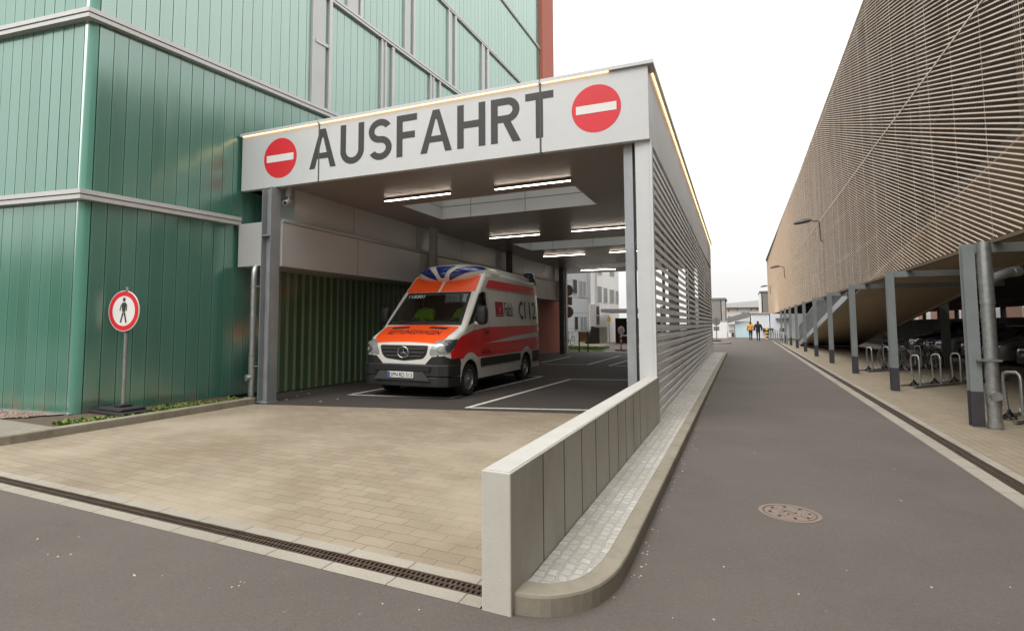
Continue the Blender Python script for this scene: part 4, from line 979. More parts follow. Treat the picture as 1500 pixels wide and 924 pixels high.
def bicycle(label, x, y, rz, col, lean=0, group='bicycles in the rack'):
    t = thing('bicycle', label, 'bicycle', (x, y, 0), rz, group); t.rotation_euler = (R(lean), 0, rz)
    f = pm('bicycle_paint', col, .35, .1)
    for xw in (-.53, .53):
        m = MB(); T = Matrix.Translation((xw, 0, .34)) @ Matrix.Rotation(R(90), 4, 'X')
        m.lathe([(.34+.02*math.cos(a), .02*math.sin(a)) for a in [k*math.pi/4 for k in range(8)]], 36, T, close=True); wv = m.build('tyre', M['tyre'], t)
        m = MB(); m.lathe([(.318, -.012), (.305, 0), (.318, .012)], 36, T)
        for k in range(18):
            a = k*2*math.pi/18; m.tube([T @ Vector((.02*math.cos(a), .02*math.sin(a), .02*(-1)**k)), T @ Vector((.31*math.cos(a), .31*math.sin(a), 0))], .002, 4, cap=False)
        m.tube([(xw, -.05, .34), (xw, .05, .34)], .02, 8); m.build('rim', M['rim'], t)
    m = MB(); bb = (-.08, 0, .30); st = (-.22, 0, .82); hd = (.36, 0, .86); hb = (.40, 0, .66)
    for a, b, r in ((bb, st, .017), (st, hd, .016), (hb, bb, .02), (hd, hb, .02), (bb, (-.53, .05, .34), .011), (bb, (-.53, -.05, .34), .011), (st, (-.53, .05, .34), .009), (st, (-.53, -.05, .34), .009)): m.tube([a, b], r, 8)
    m.tube([hb, (.47, .05, .5), (.53, .05, .34)], .012, 6); m.tube([hb, (.47, -.05, .5), (.53, -.05, .34)], .012, 6); m.build('bicycle_frame', f, t)
    m = MB(); m.tube([hd, (.33, 0, .98)], .014, 8); m.tube([(.16, -.3, 1.03), (.27, -.26, 1.02), (.36, -.1, .99), (.36, .1, .99), (.27, .26, 1.02), (.16, .3, 1.03)], .013, 8); m.build('handlebar', M['lamp_body'], t)
    m = MB(); m.prism([(-.14, -.07), (-.1, -.085), (.05, -.025), (.14, -.015), (.14, .015), (.05, .025), (-.1, .085), (-.14, .07)], .95, .99, M=Matrix.Translation((-.26, 0, 0))); m.tube([st, (-.26, 0, .95)], .014, 8); m.build('saddle', M['rubber'], t, bevel=.01)
    m = MB(); m.lathe([(.09, -.004), (.09, .004), (.07, .004), (.07, -.004)], 20, Matrix.Translation((-.08, .04, .30)) @ Matrix.Rotation(R(90), 4, 'X'), close=True); m.bar((-.08, .05, .30), (.02, .05, .17), .02, .015); m.bar((-.08, -.05, .30), (-.18, -.05, .43), .02, .015); m.box(-.02, .06, .05, .14, .16, .18); m.box(-.22, -.14, -.14, -.05, .42, .44); m.build('crank', M['lamp_body'], t)
    m = MB(); m.tube([(-.56, .0, .70), (-.2, 0, .72)], .008, 6); m.box(-.62, -.26, -.07, -.055, .70, .715); m.box(-.62, -.26, .055, .07, .70, .715); m.box(-.62, -.60, -.07, .07, .70, .715); m.tube([(-.5, .06, .70), (-.53, .06, .34)], .006, 6); m.tube([(-.5, -.06, .70), (-.53, -.06, .34)], .006, 6); m.build('luggage_rack', M['lamp_body'], t)
    return t
ra = math.atan2(RP.y, RP.x)
bicycle('dark bicycle in the rack just left behind the second column', 4.42, 23.35, ra, (.03, .03, .035), 3)
bicycle('grey bicycle in the rack just right behind the second column', 4.95, 24.0, ra+R(4), (.12, .12, .13), -4)
bicycle('black bicycle in the rack beside the dark inner column', 5.75, 24.75, ra-R(3), (.02, .02, .022), 4)
bicycle('silver grey bicycle in the rack right of the dark inner column', 6.05, 25.2, ra+R(8), (.25, .25, .26), -3)

# ------------------------------------------------------------------ vehicles: lofted bodies
def loft(stations, z0, half, crown=.03, rad=.12, tum=.07, nside=7, nrad=5, ntop=7):
    """stations: (y, top z, half width). Cross sections of one point count, closed at both ends."""
    rings = []
    for (y, zt_, w_) in stations:
        r = min(rad, (zt_-z0)*.35); pts = []
        def wx(z): return w_*(1-tum*max(0, (z-half)/1.7)**1.5)*(1-.035*max(0, (half*.75-z)/half)**2)
        zs = [z0+(zt_-r-z0)*k/(nside-1) for k in range(nside)]
        for z in zs: pts.append((wx(z), z))
        xe = wx(zt_-r)
        for k in range(1, nrad+1):
            a = math.pi/2*k/nrad; pts.append((xe-r*(1-math.cos(a)), zt_-r+r*math.sin(a)))
        xt = xe-r
        for k in range(1, ntop+1):
            u = 1-k/ntop; pts.append((xt*u, zt_+crown*(1-u*u)))
        right = pts; left = [(-x, z) for x, z in pts[:-1]][::-1]
        ring_ = right+left
        rings.append([(x, y, z) for x, z in ring_])
    n = len(rings[0]); m = MB(); v = [p for r_ in rings for p in r_]
    f = [(i*n+j, i*n+(j+1) % n, (i+1)*n+(j+1) % n, (i+1)*n+j) for i in range(len(rings)-1) for j in range(n)]
    f += [tuple(range(n-1, -1, -1)), tuple((len(rings)-1)*n+j for j in range(n))]
    m.raw(v, f); return m
def refine(st, step):
    """smooth, denser stations"""
    out = []
    for i in range(len(st)-1):
        k = max(1, int((st[i+1][0]-st[i][0])/step))
        for j in range(k): t = j/k; out.append(tuple(a+(b-a)*t for a, b in zip(st[i], st[i+1])))
    return out+[st[-1]]
AX = {'x+': (Vector((1, 0, 0)), lambda a, b: Vector((4, a, b))), 'x-': (Vector((-1, 0, 0)), lambda a, b: Vector((-4, a, b))), 'y-': (Vector((0, -1, 0)), lambda a, b: Vector((a, -5, b))), 'y+': (Vector((0, 1, 0)), lambda a, b: Vector((a, 12, b))), 'z': (Vector((0, 0, 1)), lambda a, b: Vector((a, b, 6)))}
def rounded(poly, r, n=5):
    out = []; k = len(poly)
    for i in range(k):
        p = Vector(poly[i]); a = Vector(poly[i-1])-p; b = Vector(poly[(i+1) % k])-p
        rr = min(r, a.length*.45, b.length*.45); a.normalize(); b.normalize()
        for j in range(n+1):
            t = j/n; out.append(tuple(p+a*rr*(1-t)**2+b*rr*t**2))
    return out
def decal(name, polys, axis, bvh, mat, parent, off=.004, grid=.09, thick=0.0, holes=()):
    """a panel laid on a curved body: 2D outline(s) projected along an axis on to it"""
    nrm, mk = AX[axis]; bm = bmesh.new()
    for poly in polys:
        tri = tessellate_polygon([[Vector((p[0], p[1], 0)) for p in poly]])
        vs_ = [bm.verts.new((p[0], p[1], 0)) for p in poly]
        for t in tri:
            try: bm.faces.new([vs_[i] for i in t])
            except ValueError: pass
    bmesh.ops.recalc_face_normals(bm, faces=bm.faces)
    if grid:
        for ax in (0, 1):
            lo = min(v.co[ax] for v in bm.verts); hi = max(v.co[ax] for v in bm.verts); g = lo+grid
            while g < hi-.01:
                no = Vector((1, 0, 0)) if ax == 0 else Vector((0, 1, 0))
                bmesh.ops.bisect_plane(bm, geom=bm.verts[:]+bm.edges[:]+bm.faces[:], plane_co=no*g, plane_no=no); g += grid
    for v in bm.verts:
        o = mk(v.co.x, v.co.y); h, n_, _, _ = bvh.ray_cast(o, -nrm)
        if h is None: h, n_, _, _ = bvh.find_nearest(o-nrm*4)
        v.co = h+(n_ if n_.dot(nrm) > 0 else -n_)*off*.6+nrm*off*.4
    for f_ in bm.faces:
        f_.normal_update()
        if f_.normal.dot(nrm) < 0: f_.normal_flip()
        f_.smooth = True
    me = bpy.data.meshes.new(name); bm.to_mesh(me); bm.free(); me.materials.append(mat)
    o = bpy.data.objects.new(name, me); link(o); o.parent = parent
    return o
def bvh_of(o):
    bm = bmesh.new(); bm.from_mesh(o.data); t = BVHTree.FromBMesh(bm); bm.free(); return t
def circle(cx, cy, r, n=28, a0=0, a1=2*math.pi):
    return [(cx+r*math.cos(a0+(a1-a0)*i/n), cy+r*math.sin(a0+(a1-a0)*i/n)) for i in range(n+(0 if abs(a1-a0-2*math.pi) < 1e-6 else 1))]
def band(cx, cy, r0, r1, a0, a1, n=20): return circle(cx, cy, r1, n, a0, a1)+circle(cx, cy, r0, n, a0, a1)[::-1]
def wheel(name, x, y, r, w_, parent, side, rim_r=.24):
    """tyre with a steel rim as sub-part; side is the way its face looks"""
    T = Matrix.Translation((x, y, r)) @ Matrix.Rotation(R(90)*side, 4, 'Y')
    m = MB(); h = w_/2
    m.lathe([(rim_r, -h*.9), (r*.9, -h), (r*.975, -h*.85), (r, -h*.5), (r, h*.5), (r*.975, h*.85), (r*.9, h), (rim_r+.03, h*.95), (rim_r, h*.8)], 44, T, close=True); ty = m.build('wheel', M['tyre'], parent, smooth=True)
    m = MB(); m.lathe([(rim_r+.004, h*.86), (rim_r-.02, h*.9), (rim_r-.035, h*.55), (rim_r*.62, h*.62), (rim_r*.5, h*.85), (rim_r*.3, h*.9), (rim_r*.28, h*1.02), (0, h*1.04)], 36, T); rm = m.build('rim', M['rim'], ty, smooth=True)
    return ty
def car(label, x, y, rz, paint, tall=0.0, group='cars parked under the garage'):
    t = thing('parked_car', label, 'car', (x, y, 0), rz, group)
    st = [(0, .62, .70), (.04, .70, .78), (.12, .78, .82), (.35, .86, .86), (.95, .97+tall*.3, .87), (1.1, 1.0+tall*.4, .87), (1.75, 1.42+tall, .86), (2.1, 1.47+tall, .86), (3.0, 1.46+tall, .86), (3.7, 1.36+tall, .85), (4.05, 1.12+tall*.8, .84), (4.3, .98+tall*.7, .80), (4.36, .8, .74)]
    b = loft(refine(st, .18), .20, .75, .03, .10, .22).build('car_body', paint, t, smooth=True); bv = bvh_of(b)
    decal('windscreen', [rounded([(-.66, 1.02+tall*.4), (.66, 1.02+tall*.4), (.55, 1.39+tall), (-.55, 1.39+tall)], .05)], 'y-', bv, M['pane_dark'], t)
    for ax in ('x+', 'x-'): decal('side_window', [rounded([(1.45, 1.0+tall*.5), (3.75, 1.03+tall*.6), (3.45, 1.34+tall), (1.95, 1.36+tall)], .06)], ax, bv, M['pane_dark'], t)
    decal('grille', [rounded([(-.4, .42), (.4, .42), (.46, .60), (-.46, .60)], .03)], 'y-', bv, M['van_plastic'], t)
    decal('bumper', [rounded([(-.72, .22), (.72, .22), (.7, .38), (-.7, .38)], .03)], 'y-', bv, M['van_plastic'], t, .006)
    for s in (-1, 1): decal('headlight', [rounded([(s*.44, .60), (s*.75, .62), (s*.80, .76), (s*.52, .70)], .03)], 'y-', bv, M['lamp_glass'], t, .006, .05)
    m = MB(); m.box(-.26, .26, -.02, -.005, .44, .55); m.build('number_plate', M['sign_white'], t)
    for s in (-1, 1):
        for yw in (.85, 3.45):
            decal('wheel_arch', [circle(yw, .32, .37)], 'x+' if s > 0 else 'x-', bv, M['hole'], t, .003); wheel('wheel', s*.77, yw, .31, .2, t, s, .2)
        m = MB(); m.box(.86*s, 1.0*s, 1.45, 1.55, .98+tall*.5, 1.1+tall*.5); m.build('mirror', M['van_plastic'], t, bevel=.02)
    return t
CP = {'silver': pm('paint_silver', (.32, .33, .33), .3, .5, .05, coat=.6), 'black': pm('paint_black', (.012, .012, .014), .25, 0, .1, coat=.8), 'grey': pm('paint_grey', (.07, .075, .08), .3, .4, .06, coat=.7), 'white': pm('paint_white', (.5, .5, .49), .3, 0, .04, coat=.6), 'blue': pm('paint_blue', (.015, .03, .08), .3, .2, .05, coat=.7)}
for lab, x, y, c, tl in (('tall white van parked in the shade right of the drainpipe column', 8.6, 22.6, 'white', .45), ('grey car parked in the shade beside the tall white van', 8.7, 25.3, 'grey', 0), ('tall silver car parked in the shade behind the drainpipe column', 8.6, 28.1, 'silver', .2),
                         ('black car parked in the shade next to the tall silver car', 8.7, 30.8, 'black', 0), ('silver car with bright headlights in the shade beside the inner column', 8.5, 33.6, 'silver', 0), ('dark blue car in the shade under the foot of the ramp', 8.7, 36.3, 'blue', 0), ('black tall car deepest in the shade under the ramp', 8.7, 39.1, 'black', .2)):
    car(lab, x, y, R(-90), CP[c], tl)
# ------------------------------------------------------------------ people
def person(label, joints, radii, loc, rz, jacket, trousers, group=None, hair=None, hood=False, name='person', nolegs=False):
    """one continuous skinned figure; clothes are coloured on the body by height along the chain, hair and shoes are children"""
    t = thing(name, label, 'person', loc, rz, group)
    names = list(joints); edges = [('pelvis', 'chest'), ('chest', 'neck'), ('neck', 'chin'), ('chin', 'crown')]
    for s in 'lr': edges += [('pelvis', 'hip'+s), ('hip'+s, 'knee'+s), ('knee'+s, 'ankle'+s), ('ankle'+s, 'toe'+s), ('chest', 'shoulder'+s), ('shoulder'+s, 'elbow'+s), ('elbow'+s, 'wrist'+s), ('wrist'+s, 'hand'+s)]
    me = bpy.data.meshes.new('body'); me.from_pydata([joints[n] for n in names], [(names.index(a), names.index(b)) for a, b in edges], [])
    o = bpy.data.objects.new('body', me); link(o); o.parent = t
    sk = o.modifiers.new('skin', 'SKIN'); sk.use_smooth_shade = True
    for i, n in enumerate(names):
        d = me.skin_vertices[0].data[i]; r = radii[n]; d.radius = r if isinstance(r, tuple) else (r, r); d.use_root = (n == 'pelvis')
    su = o.modifiers.new('sub', 'SUBSURF'); su.levels = su.render_levels = 2
    bake(o); me = o.data
    for mt in (jacket, trousers, M['skin'], M['lamp_body']): me.materials.append(mt)
    pts = {n: Vector(joints[n]) for n in names}
    def seg(p, a, b):
        d = b-a; k = max(0, min(1, (p-a).dot(d)/d.length_squared)); return (p-a-d*k).length
    cl = {}
    for a, b in edges:
        k = 0
        if a.startswith(('hip', 'knee')) or b.startswith('hip'): k = 1
        if a.startswith('ankle'): k = 3
        if a.startswith('wrist') or a in ('neck', 'chin'): k = 2
        cl[(a, b)] = k
    for p in me.polygons:
        c = p.center; e_ = min(edges, key=lambda e: seg(c, pts[e[0]], pts[e[1]])-(radii[e[0]] if not isinstance(radii[e[0]], tuple) else radii[e[0]][0])*.5); k = cl[e_]
        if e_[0].startswith('hip') and c.z > pts['pelvis'].z-.16 and pts['kneel'].z < pts['pelvis'].z-.25: k = 0
        p.material_index = k; p.use_smooth = True
    if hair:
        h = pts['crown'].lerp(pts['chin'], .38); m = MB()
        n = 14; v = []; 
        m.lathe([(.0, .125), (.06, .115), (.098, .06), (.106, .0), (.10, -.06), (.088, -.10)], 18, Matrix.Translation(h+Vector((0, -.014, 0))) @ Matrix.Diagonal((.92, 1.06, 1, 1)))
        m.build('hood' if hood else 'hair', hair, t, smooth=True)
    # face: nose, eyes, mouth, ears lie on the +y side of the head
    c = pts['chin'].lerp(pts['crown'], .5); m = MB()
    if not hood:
        for s in (-1, 1): m.tube([c+Vector((s*.10, -.01, .0)), c+Vector((s*.115, -.015, -.0))], .022, 8)
    m.tube([c+Vector((0, .085, .02)), c+Vector((0, .125, -.03)), c+Vector((0, .09, -.045))], [.008, .016, .01], 8)
    m.build('face_features', M['skin'], t, smooth=True)
    m = MB()
    for s in (-1, 1): m.lathe([(0, .004), (.011, 0), (0, -.004)], 8, Matrix.Translation(c+Vector((s*.036, .100, .022))) @ Matrix.Rotation(R(90), 4, 'X'))
    m.build('eyes', M['hole'], t)
    return t
def walking(h=1.75, stride=.22, arm=.15, wide=1.0):
    k = h/1.75
    j = dict(pelvis=(0, 0, .96), chest=(0, .02, 1.32), neck=(0, .03, 1.50), chin=(0, .05, 1.56), crown=(0, .045, 1.70))
    r = dict(pelvis=(.165*wide, .12*wide), chest=(.175*wide, .125*wide), neck=.06, chin=.085, crown=.088)
    for s, q in (('l', -1), ('r', 1)):
        f = stride*q
        j.update({'hip'+s: (.085*q, 0, .88), 'knee'+s: (.09*q, f*.55+.05, .49), 'ankle'+s: (.09*q, f if q > 0 else f-.05, .085 if q > 0 else .13), 'toe'+s: (.10*q, f+.15 if q > 0 else f+.08, .035 if q > 0 else .045),
                  'shoulder'+s: (.175*q*wide, .02, 1.42), 'elbow'+s: (.25*q*wide, -f*arm/.2*.2-.03, 1.14), 'wrist'+s: (.22*q*wide, .07-f*arm, .95), 'hand'+s: (.19*q*wide, .10-f*arm, .88)})
        r.update({'hip'+s: .10, 'knee'+s: .065, 'ankle'+s: .048, 'toe'+s: .036, 'shoulder'+s: .085*wide, 'elbow'+s: .068*wide, 'wrist'+s: .05, 'hand'+s: .04})
    return {n: tuple(c*k for c in p) for n, p in j.items()}, r
j, r = walking(1.76, .2, .3, 1.12); q = at(1100, 498.6, Z=0)
person('person in a yellow jacket and plum trousers walking away down the alley', j, r, (q.x, q.y, 0), R(4), M['yellow_cloth'], M['plum_cloth'], hair=M['hair'])
j, r = walking(1.80, -.2, .3, 1.2); q = at(1111, 499, Z=0)
person('person in a black hooded jacket and dark trousers walking away down the alley', j, r, (q.x, q.y, 0), R(-3), M['black_cloth'], M['black_cloth'], hair=M['black_cloth'], hood=True)

# ------------------------------------------------------------------ the far end of the alley
sheet('forecourt', [[(-30, 60.5), (40, 60.5), (40, 140), (-30, 140)]], M['asphalt'], -.004)
def rect_at(p0, p1, Y): a = at(p0[0], p0[1], Y=Y); b = at(p1[0], p1[1], Y=Y); return min(a.x, b.x), max(a.x, b.x), min(a.z, b.z), max(a.z, b.z)
def blk(name, p0, p1, Y, depth, mat, parent, ground=True, bevel=0):
    x0, x1, z0, z1 = rect_at(p0, p1, Y); m = MB(); m.box(x0, x1, Y, Y+depth, (0 if ground else z0), z1); return m.build(name, mat, parent, world=True, bevel=bevel)
def win(parent, p0, p1, Y, mat=None, frame=None, name='window', out=.03):
    x0, x1, z0, z1 = rect_at(p0, p1, Y); f_ = .05*(x1-x0)+.03
    m = MB(); m.box(x0, x1, Y-out, Y-.002, z0, z1); w_ = m.build(name, frame or M['alu_frame'], parent, world=True)
    m = MB(); m.box(x0+f_, x1-f_, Y-out-.012, Y-out-.001, z0+f_, z1-f_); m.build('pane', mat or M['pane_dark'], w_, world=True)
    return w_
wh = thing('low_building', 'low white flat building closing the far end of the alley behind the walkers', 'building', (3, 68, 0))
M['facade_cool'] = pm('facade_cool', (.80, .83, .88), .7, 0, .05, .4)
blk('white_wall', (1100, 459), (1128, 497), 68, 9, M['facade_cool'], wh); blk('white_wall', (1128, 459.6), (1195, 497), 67.8, 9, M['facade_cool'], wh)
x0, x1, z0, z1 = rect_at((1099, 457.8), (1128.5, 459), 67.9); m = MB(); m.box(x0, x1, 67.85, 77, z1-.12, z1); m.build('roof_edge', M['alu_frame'], wh, world=True)
win(wh, (1116, 480), (1134, 487.5), 67.75); win(wh, (1141.5, 480), (1149.5, 486.5), 67.75); blk('sunshade', (1136, 465.8), (1156, 467.3), 67.4, .35, M['roof_grey'], wh, False)
mi = thing('entrance_building', 'pale mint entrance building with slanting grey roof behind the orange clad walker', 'building', (0, 70, 0))
blk('mint_wall', (1076.5, 470.5), (1100.5, 497), 70, 7, M['mint_wall'], mi); blk('glass_wall', (1066, 475), (1076.4, 497), 70.3, 6, M['facade_white'], mi)
a = at(1065, 472.5, Y=69.5); b = at(1098, 463.5, Y=69.5); m = MB(); m.raw([(p.x, yy, p.z+h) for p in (a, b) for yy in (69.5, 77) for h in (0, .55)], [(0, 1, 3, 2), (4, 6, 7, 5), (0, 4, 5, 1), (2, 3, 7, 6), (0, 2, 6, 4), (1, 5, 7, 3)]); m.build('slanting_roof', M['roof_grey'], mi, world=True)
win(mi, (1071, 486.5), (1076, 494), 70.2); win(mi, (1067.5, 483), (1075.5, 485), 70.2); 
wl_ = thing('garden_wall', 'white wall left at the far end of the alley behind the round island', 'wall', (-4, 66, 0))
blk('wall_body', (1030, 470.5), (1065.5, 498), 66, .4, M['facade_white'], wl_); blk('coping', (1029.5, 470), (1066, 470.6), 65.95, .5, M['alu_frame'], wl_, False)
gb = thing('grey_block', 'windowless grey brown block standing left behind the white wall', 'building', (-8, 82, 0))
blk('block_wall', (1015, 439), (1056.5, 480), 82, 8, pm('block_wall', (.25, .235, .215), .85), gb); blk('light_flank', (1056.5, 439), (1063, 480), 82.01, 7.9, pm('light_flank', (.38, .36, .33), .85), gb); blk('parapet', (1014, 437), (1063.3, 439), 81.9, 8.2, M['roof_grey'], gb, False)
ap = thing('apartment_house', 'long cream apartment house with grey roof beyond the low white building', 'building', (3, 120, 0))
blk('wall', (1060, 450.5), (1118, 478), 120, 12, pm('cream_wall', (.58, .54, .49), .8), ap)
a = at(1059, 450.5, Y=119.5); b = at(1119, 449, Y=119.5); m = MB(); zr = at(1080, 443.8, Y=124).z
m.raw([(a.x, 119.3, a.z), (b.x, 119.3, a.z), (b.x, 126, zr+.6), (a.x, 126, zr), (a.x, 133, a.z), (b.x, 133, a.z)], [(0, 1, 2, 3), (3, 2, 5, 4), (0, 3, 4), (1, 5, 2), (0, 4, 5, 1)]); m.build('roof', M['roof_grey'], ap, world=True)
for px, py, w_, h_ in ((1067.5, 454.5, 2.6, 3.4), (1080, 453.6, 2.6, 3.4), (1100.5, 453.4, 2.6, 3.2), (1108.7, 453, 2.6, 3.2), (1067.8, 464, 2.4, 3.2), (1080.5, 463, 2.2, 3), (1075, 454, .9, 3), (1095.4, 453.8, .9, 3.4), (1075.4, 463.8, .9, 3)):
    win(ap, (px-w_/2, py-h_/2), (px+w_/2, py+h_/2), 119.95, M['pane_dark'], None, out=.06)
win(ap, (1085.5, 456), (1091.8, 464.5), 119.95, pm('blue_pane', (.16, .26, .4), .2), out=.06)
tw = thing('stair_tower', 'grey tower block with pale left flank behind the corner of the mesh garage', 'building', (8, 100, 0))
blk('tower_wall', (1116.5, 428), (1134, 470), 100, 8, pm('tower_wall', (.27, .25, .22), .85), tw); blk('pale_flank', (1113, 429), (1116.5, 470), 100.02, 7.9, M['facade_white'], tw); blk('parapet', (1112.5, 426.3), (1134.5, 428.2), 99.9, 8.2, M['roof_grey'], tw, False)
# round island with the back of a sign
q = at(1052, 503, Z=0); isl = thing('traffic_island', 'low round kerbed island with sign post at the end of the canopy side', 'traffic island', (-2.0, 48.3, 0))
m = MB(); m.lathe([(0, .14), (1.15, .14), (1.25, .10), (1.25, -.1)], 32); m.build('kerb_ring', M['kerb_strip'], isl)
m = MB(); m.lathe([(0, .18), (.8, .165), (1.1, .142)], 32); m.build('planting', M['soil'], isl)
ts = thing('traffic_sign', 'grey back of a round sign with small plate on the round island', 'sign', (-1.78, 48.2, .14))
ztop = at(1050.5, 465, Y=48.2).z-.14
m = MB(); m.tube([(0, 0, 0), (0, 0, ztop)], .035, 10); m.build('pole', M['galv'], ts)
m = MB(); m.lathe([(0, .01), (.31, .01), (.31, -.01), (0, -.01)], 28, Matrix.Translation((0, .05, ztop-.33)) @ Matrix.Rotation(R(90), 4, 'X')); m.build('sign_plate', M['steel_grey'], ts)
m = MB(); m.box(-.21, .21, .03, .05, ztop-1.05, ztop-.72); m.build('small_plate', M['steel_grey'], ts)
m = MB(); m.box(-.3, .3, -.2, .2, 0, .12); m.build('rubber_base', M['rubber'], ts)
# bollards
q0 = at(1128.3, 498.6, Z=0); q1 = at(1153, 504.5, Z=0); nbol = 9
for i in range(nbol):
    t_ = i/(nbol-1); x = q0.x+(q1.x-q0.x)*t_; y = q0.y+(q1.y-q0.y)*t_
    lab = ['grey steel bollard, next to the yellow and black one', 'grey steel bollard, second after the yellow and black one', 'grey steel bollard, third after the yellow and black one', 'grey steel bollard, fourth after the yellow and black one', 'grey steel bollard, middle of the slanting row', 'grey steel bollard, fourth before the near end of its row', 'grey steel bollard, third before the near end of its row', 'grey steel bollard, last but one towards the garage columns', 'grey steel bollard, at the near end of its row by the columns'][i]
    t = thing('bollard', lab, 'bollard', (x, y, 0), group='bollards at the alley end')
    m = MB(); m.lathe([(.045, 0), (.045, .98), (.03, 1.0), (0, 1.0)], 14); m.build('post', M['steel_grey'], t, smooth=True)
    m = MB(); m.lathe([(.047, .82), (.047, .88)], 14); m.build('band', M['sign_white'], t)
q = at(1124, 496.5, Z=0); t = thing('bollard', 'yellow and black banded bollard where the alley meets the forecourt', 'bollard', (q.x, q.y, 0))
m = MB(); m.lathe([(.13, 0), (.13, 1.05), (.09, 1.1), (0, 1.1)], 18); m.build('post', M['yellow'], t, smooth=True)
m = MB()
for z in (.1, .42, .74): m.lathe([(.133, z), (.133, z+.16)], 18)
m.build('black_bands', M['rubber'], t)

# ------------------------------------------------------------------ beyond the canopy
sheet('yard', [[(-9, 33.2), (-9, 58), (-60, 58), (-60, 33.2)], [(-9.8, 31.6), (-.70, 31.6), (-9, 33.2), (-60, 33.2), (-60, 31.6)]], M['paver_grey'], .0)
A_, B_ = (-12.2, 37.5), (-9.85, 50.0)
dv = (Vector(B_)-Vector(A_)).normalized(); nv = Vector((dv.y, -dv.x, 0)); d3 = Vector((dv.x, dv.y, 0))
gh = thing('clinic_building', 'grey and white clinic building with window rows seen through the canopy', 'building', (-12.2, 37.5, 0))
def wallbox(name, p0, p1, z0, z1, mat, out=0.0, depth=6.0, par=None):
    m = MB(); a = Vector((p0[0], p0[1], 0))+nv*out; b = Vector((p1[0], p1[1], 0))+nv*out; c = b-nv*depth; d = a-nv*depth
    m.prism([(p.x, p.y) for p in (a, b, c, d)], z0, z1); return m.build(name, mat, par or gh, world=True)
la = Vector(A_); mid = on(863, 480, A_, B_); end = Vector(B_)
wallbox('grey_wall', la-dv*6, (mid.x, mid.y), 0, 12, M['facade_grey']); wallbox('white_wall', (mid.x, mid.y), end, 0, 11.2, M['facade_white'], .06)
m = MB()
for z in (1.2, 2.4, 3.6, 4.8, 6.0, 7.2, 8.4):
    a = Vector((la.x, la.y, z))-d3*6; b = Vector((mid.x, mid.y, z)); m.raw([a+nv*.001, b+nv*.001, b+nv*.004, a+nv*.004, a+nv*.001+Vector((0, 0, .02)), b+nv*.001+Vector((0, 0, .02)), b+nv*.004+Vector((0, 0, .02)), a+nv*.004+Vector((0, 0, .02))], [(0, 1, 2, 3), (7, 6, 5, 4), (3, 2, 6, 7)])
m.build('panel_joints', M['groove'], gh, world=True)
for x0, y0, x1, y1 in ((838, 408.5, 844.7, 431), (847.5, 411, 857.6, 435), (873.6, 419, 879.8, 442.5), (882.5, 421.5, 888, 443.5), (891.5, 424, 898, 443.5), (900.5, 426, 904.2, 444.5), (840.5, 462.8, 846.2, 483.5), (849, 462.8, 859, 485), (873.5, 385, 880, 402), (891.5, 390, 898, 404)):
    a = on((x0+x1)/2, y0, A_, B_); b = on((x0+x1)/2, y1, A_, B_); l = on(x0, y0, A_, B_); r_ = on(x1, y0, A_, B_); o_ = .0 if x1 < 863 else .06
    m = MB(); P_ = lambda p, z, o: Vector((p.x, p.y, z))+nv*(o+o_)
    m.raw([P_(p, z, o) for o in (.0, .05) for p, z in ((l, b.z), (r_, b.z), (r_, a.z), (l, a.z))], [(4, 5, 6, 7), (0, 1, 5, 4), (1, 2, 6, 5), (2, 3, 7, 6), (3, 0, 4, 7)]); w_ = m.build('window', M['alu_frame'], gh, world=True)
    m = MB(); wv = (Vector((r_.x, r_.y, 0))-Vector((l.x, l.y, 0))); L_ = wv.length; wv.normalize(); g_ = .06
    np_ = 2 if L_ > 1.2 else 1
    for k in range(np_):
        s0_ = g_+(L_-g_)*k/np_; s1_ = (L_-g_)*(k+1)/np_ if np_ > 1 else L_-g_
        p = [Vector((l.x, l.y, 0))+wv*s for s in (s0_, s1_, s1_, s0_)]
        m.face([q_+nv*(.053+o_)+Vector((0, 0, z)) for q_, z in zip(p, (b.z+g_, b.z+g_, a.z-g_, a.z-g_))])
    m.build('pane', M['pane_pale'] if x0 > 846 else M['pane_dark'], w_, world=True)
# glazed stair front with downpipes
a = on(864.5, 478, A_, B_); b = on(870.5, 478, A_, B_); m = MB()
m.prism([(p.x, p.y) for p in (Vector((a.x, a.y, 0))+nv*.07, Vector((b.x, b.y, 0))+nv*.07, Vector((b.x, b.y, 0))+nv*.5, Vector((a.x, a.y, 0))+nv*.5)], on(866, 478, A_, B_).z, on(866, 446, A_, B_).z); st_ = m.build('glazed_door', M['alu_frame'], gh, world=True)
m = MB(); zz0, zz1 = on(866, 477, A_, B_).z+.1, on(866, 447, A_, B_).z-.1; aa = Vector((a.x, a.y, 0)).lerp(Vector((b.x, b.y, 0)), .15)+nv*.504; bb = Vector((a.x, a.y, 0)).lerp(Vector((b.x, b.y, 0)), .85)+nv*.504
zm = (zz0+zz1)/2; m.face([aa+Vector((0, 0, zz0)), bb+Vector((0, 0, zz0)), bb+Vector((0, 0, zm-.05)), aa+Vector((0, 0, zm-.05))]); m.face([aa+Vector((0, 0, zm+.05)), bb+Vector((0, 0, zm+.05)), bb+Vector((0, 0, zz1)), aa+Vector((0, 0, zz1))]); m.build('pane', M['pane_dark'], st_, world=True)
m = MB()
for px in (861.5, 870.8):
    p = on(px, 440, A_, B_)+nv*.18; m.tube([(p.x, p.y, 3.2), (p.x, p.y, 12)], .07, 8)
m.build('downpipe', M['alu_frame'], gh, world=True)
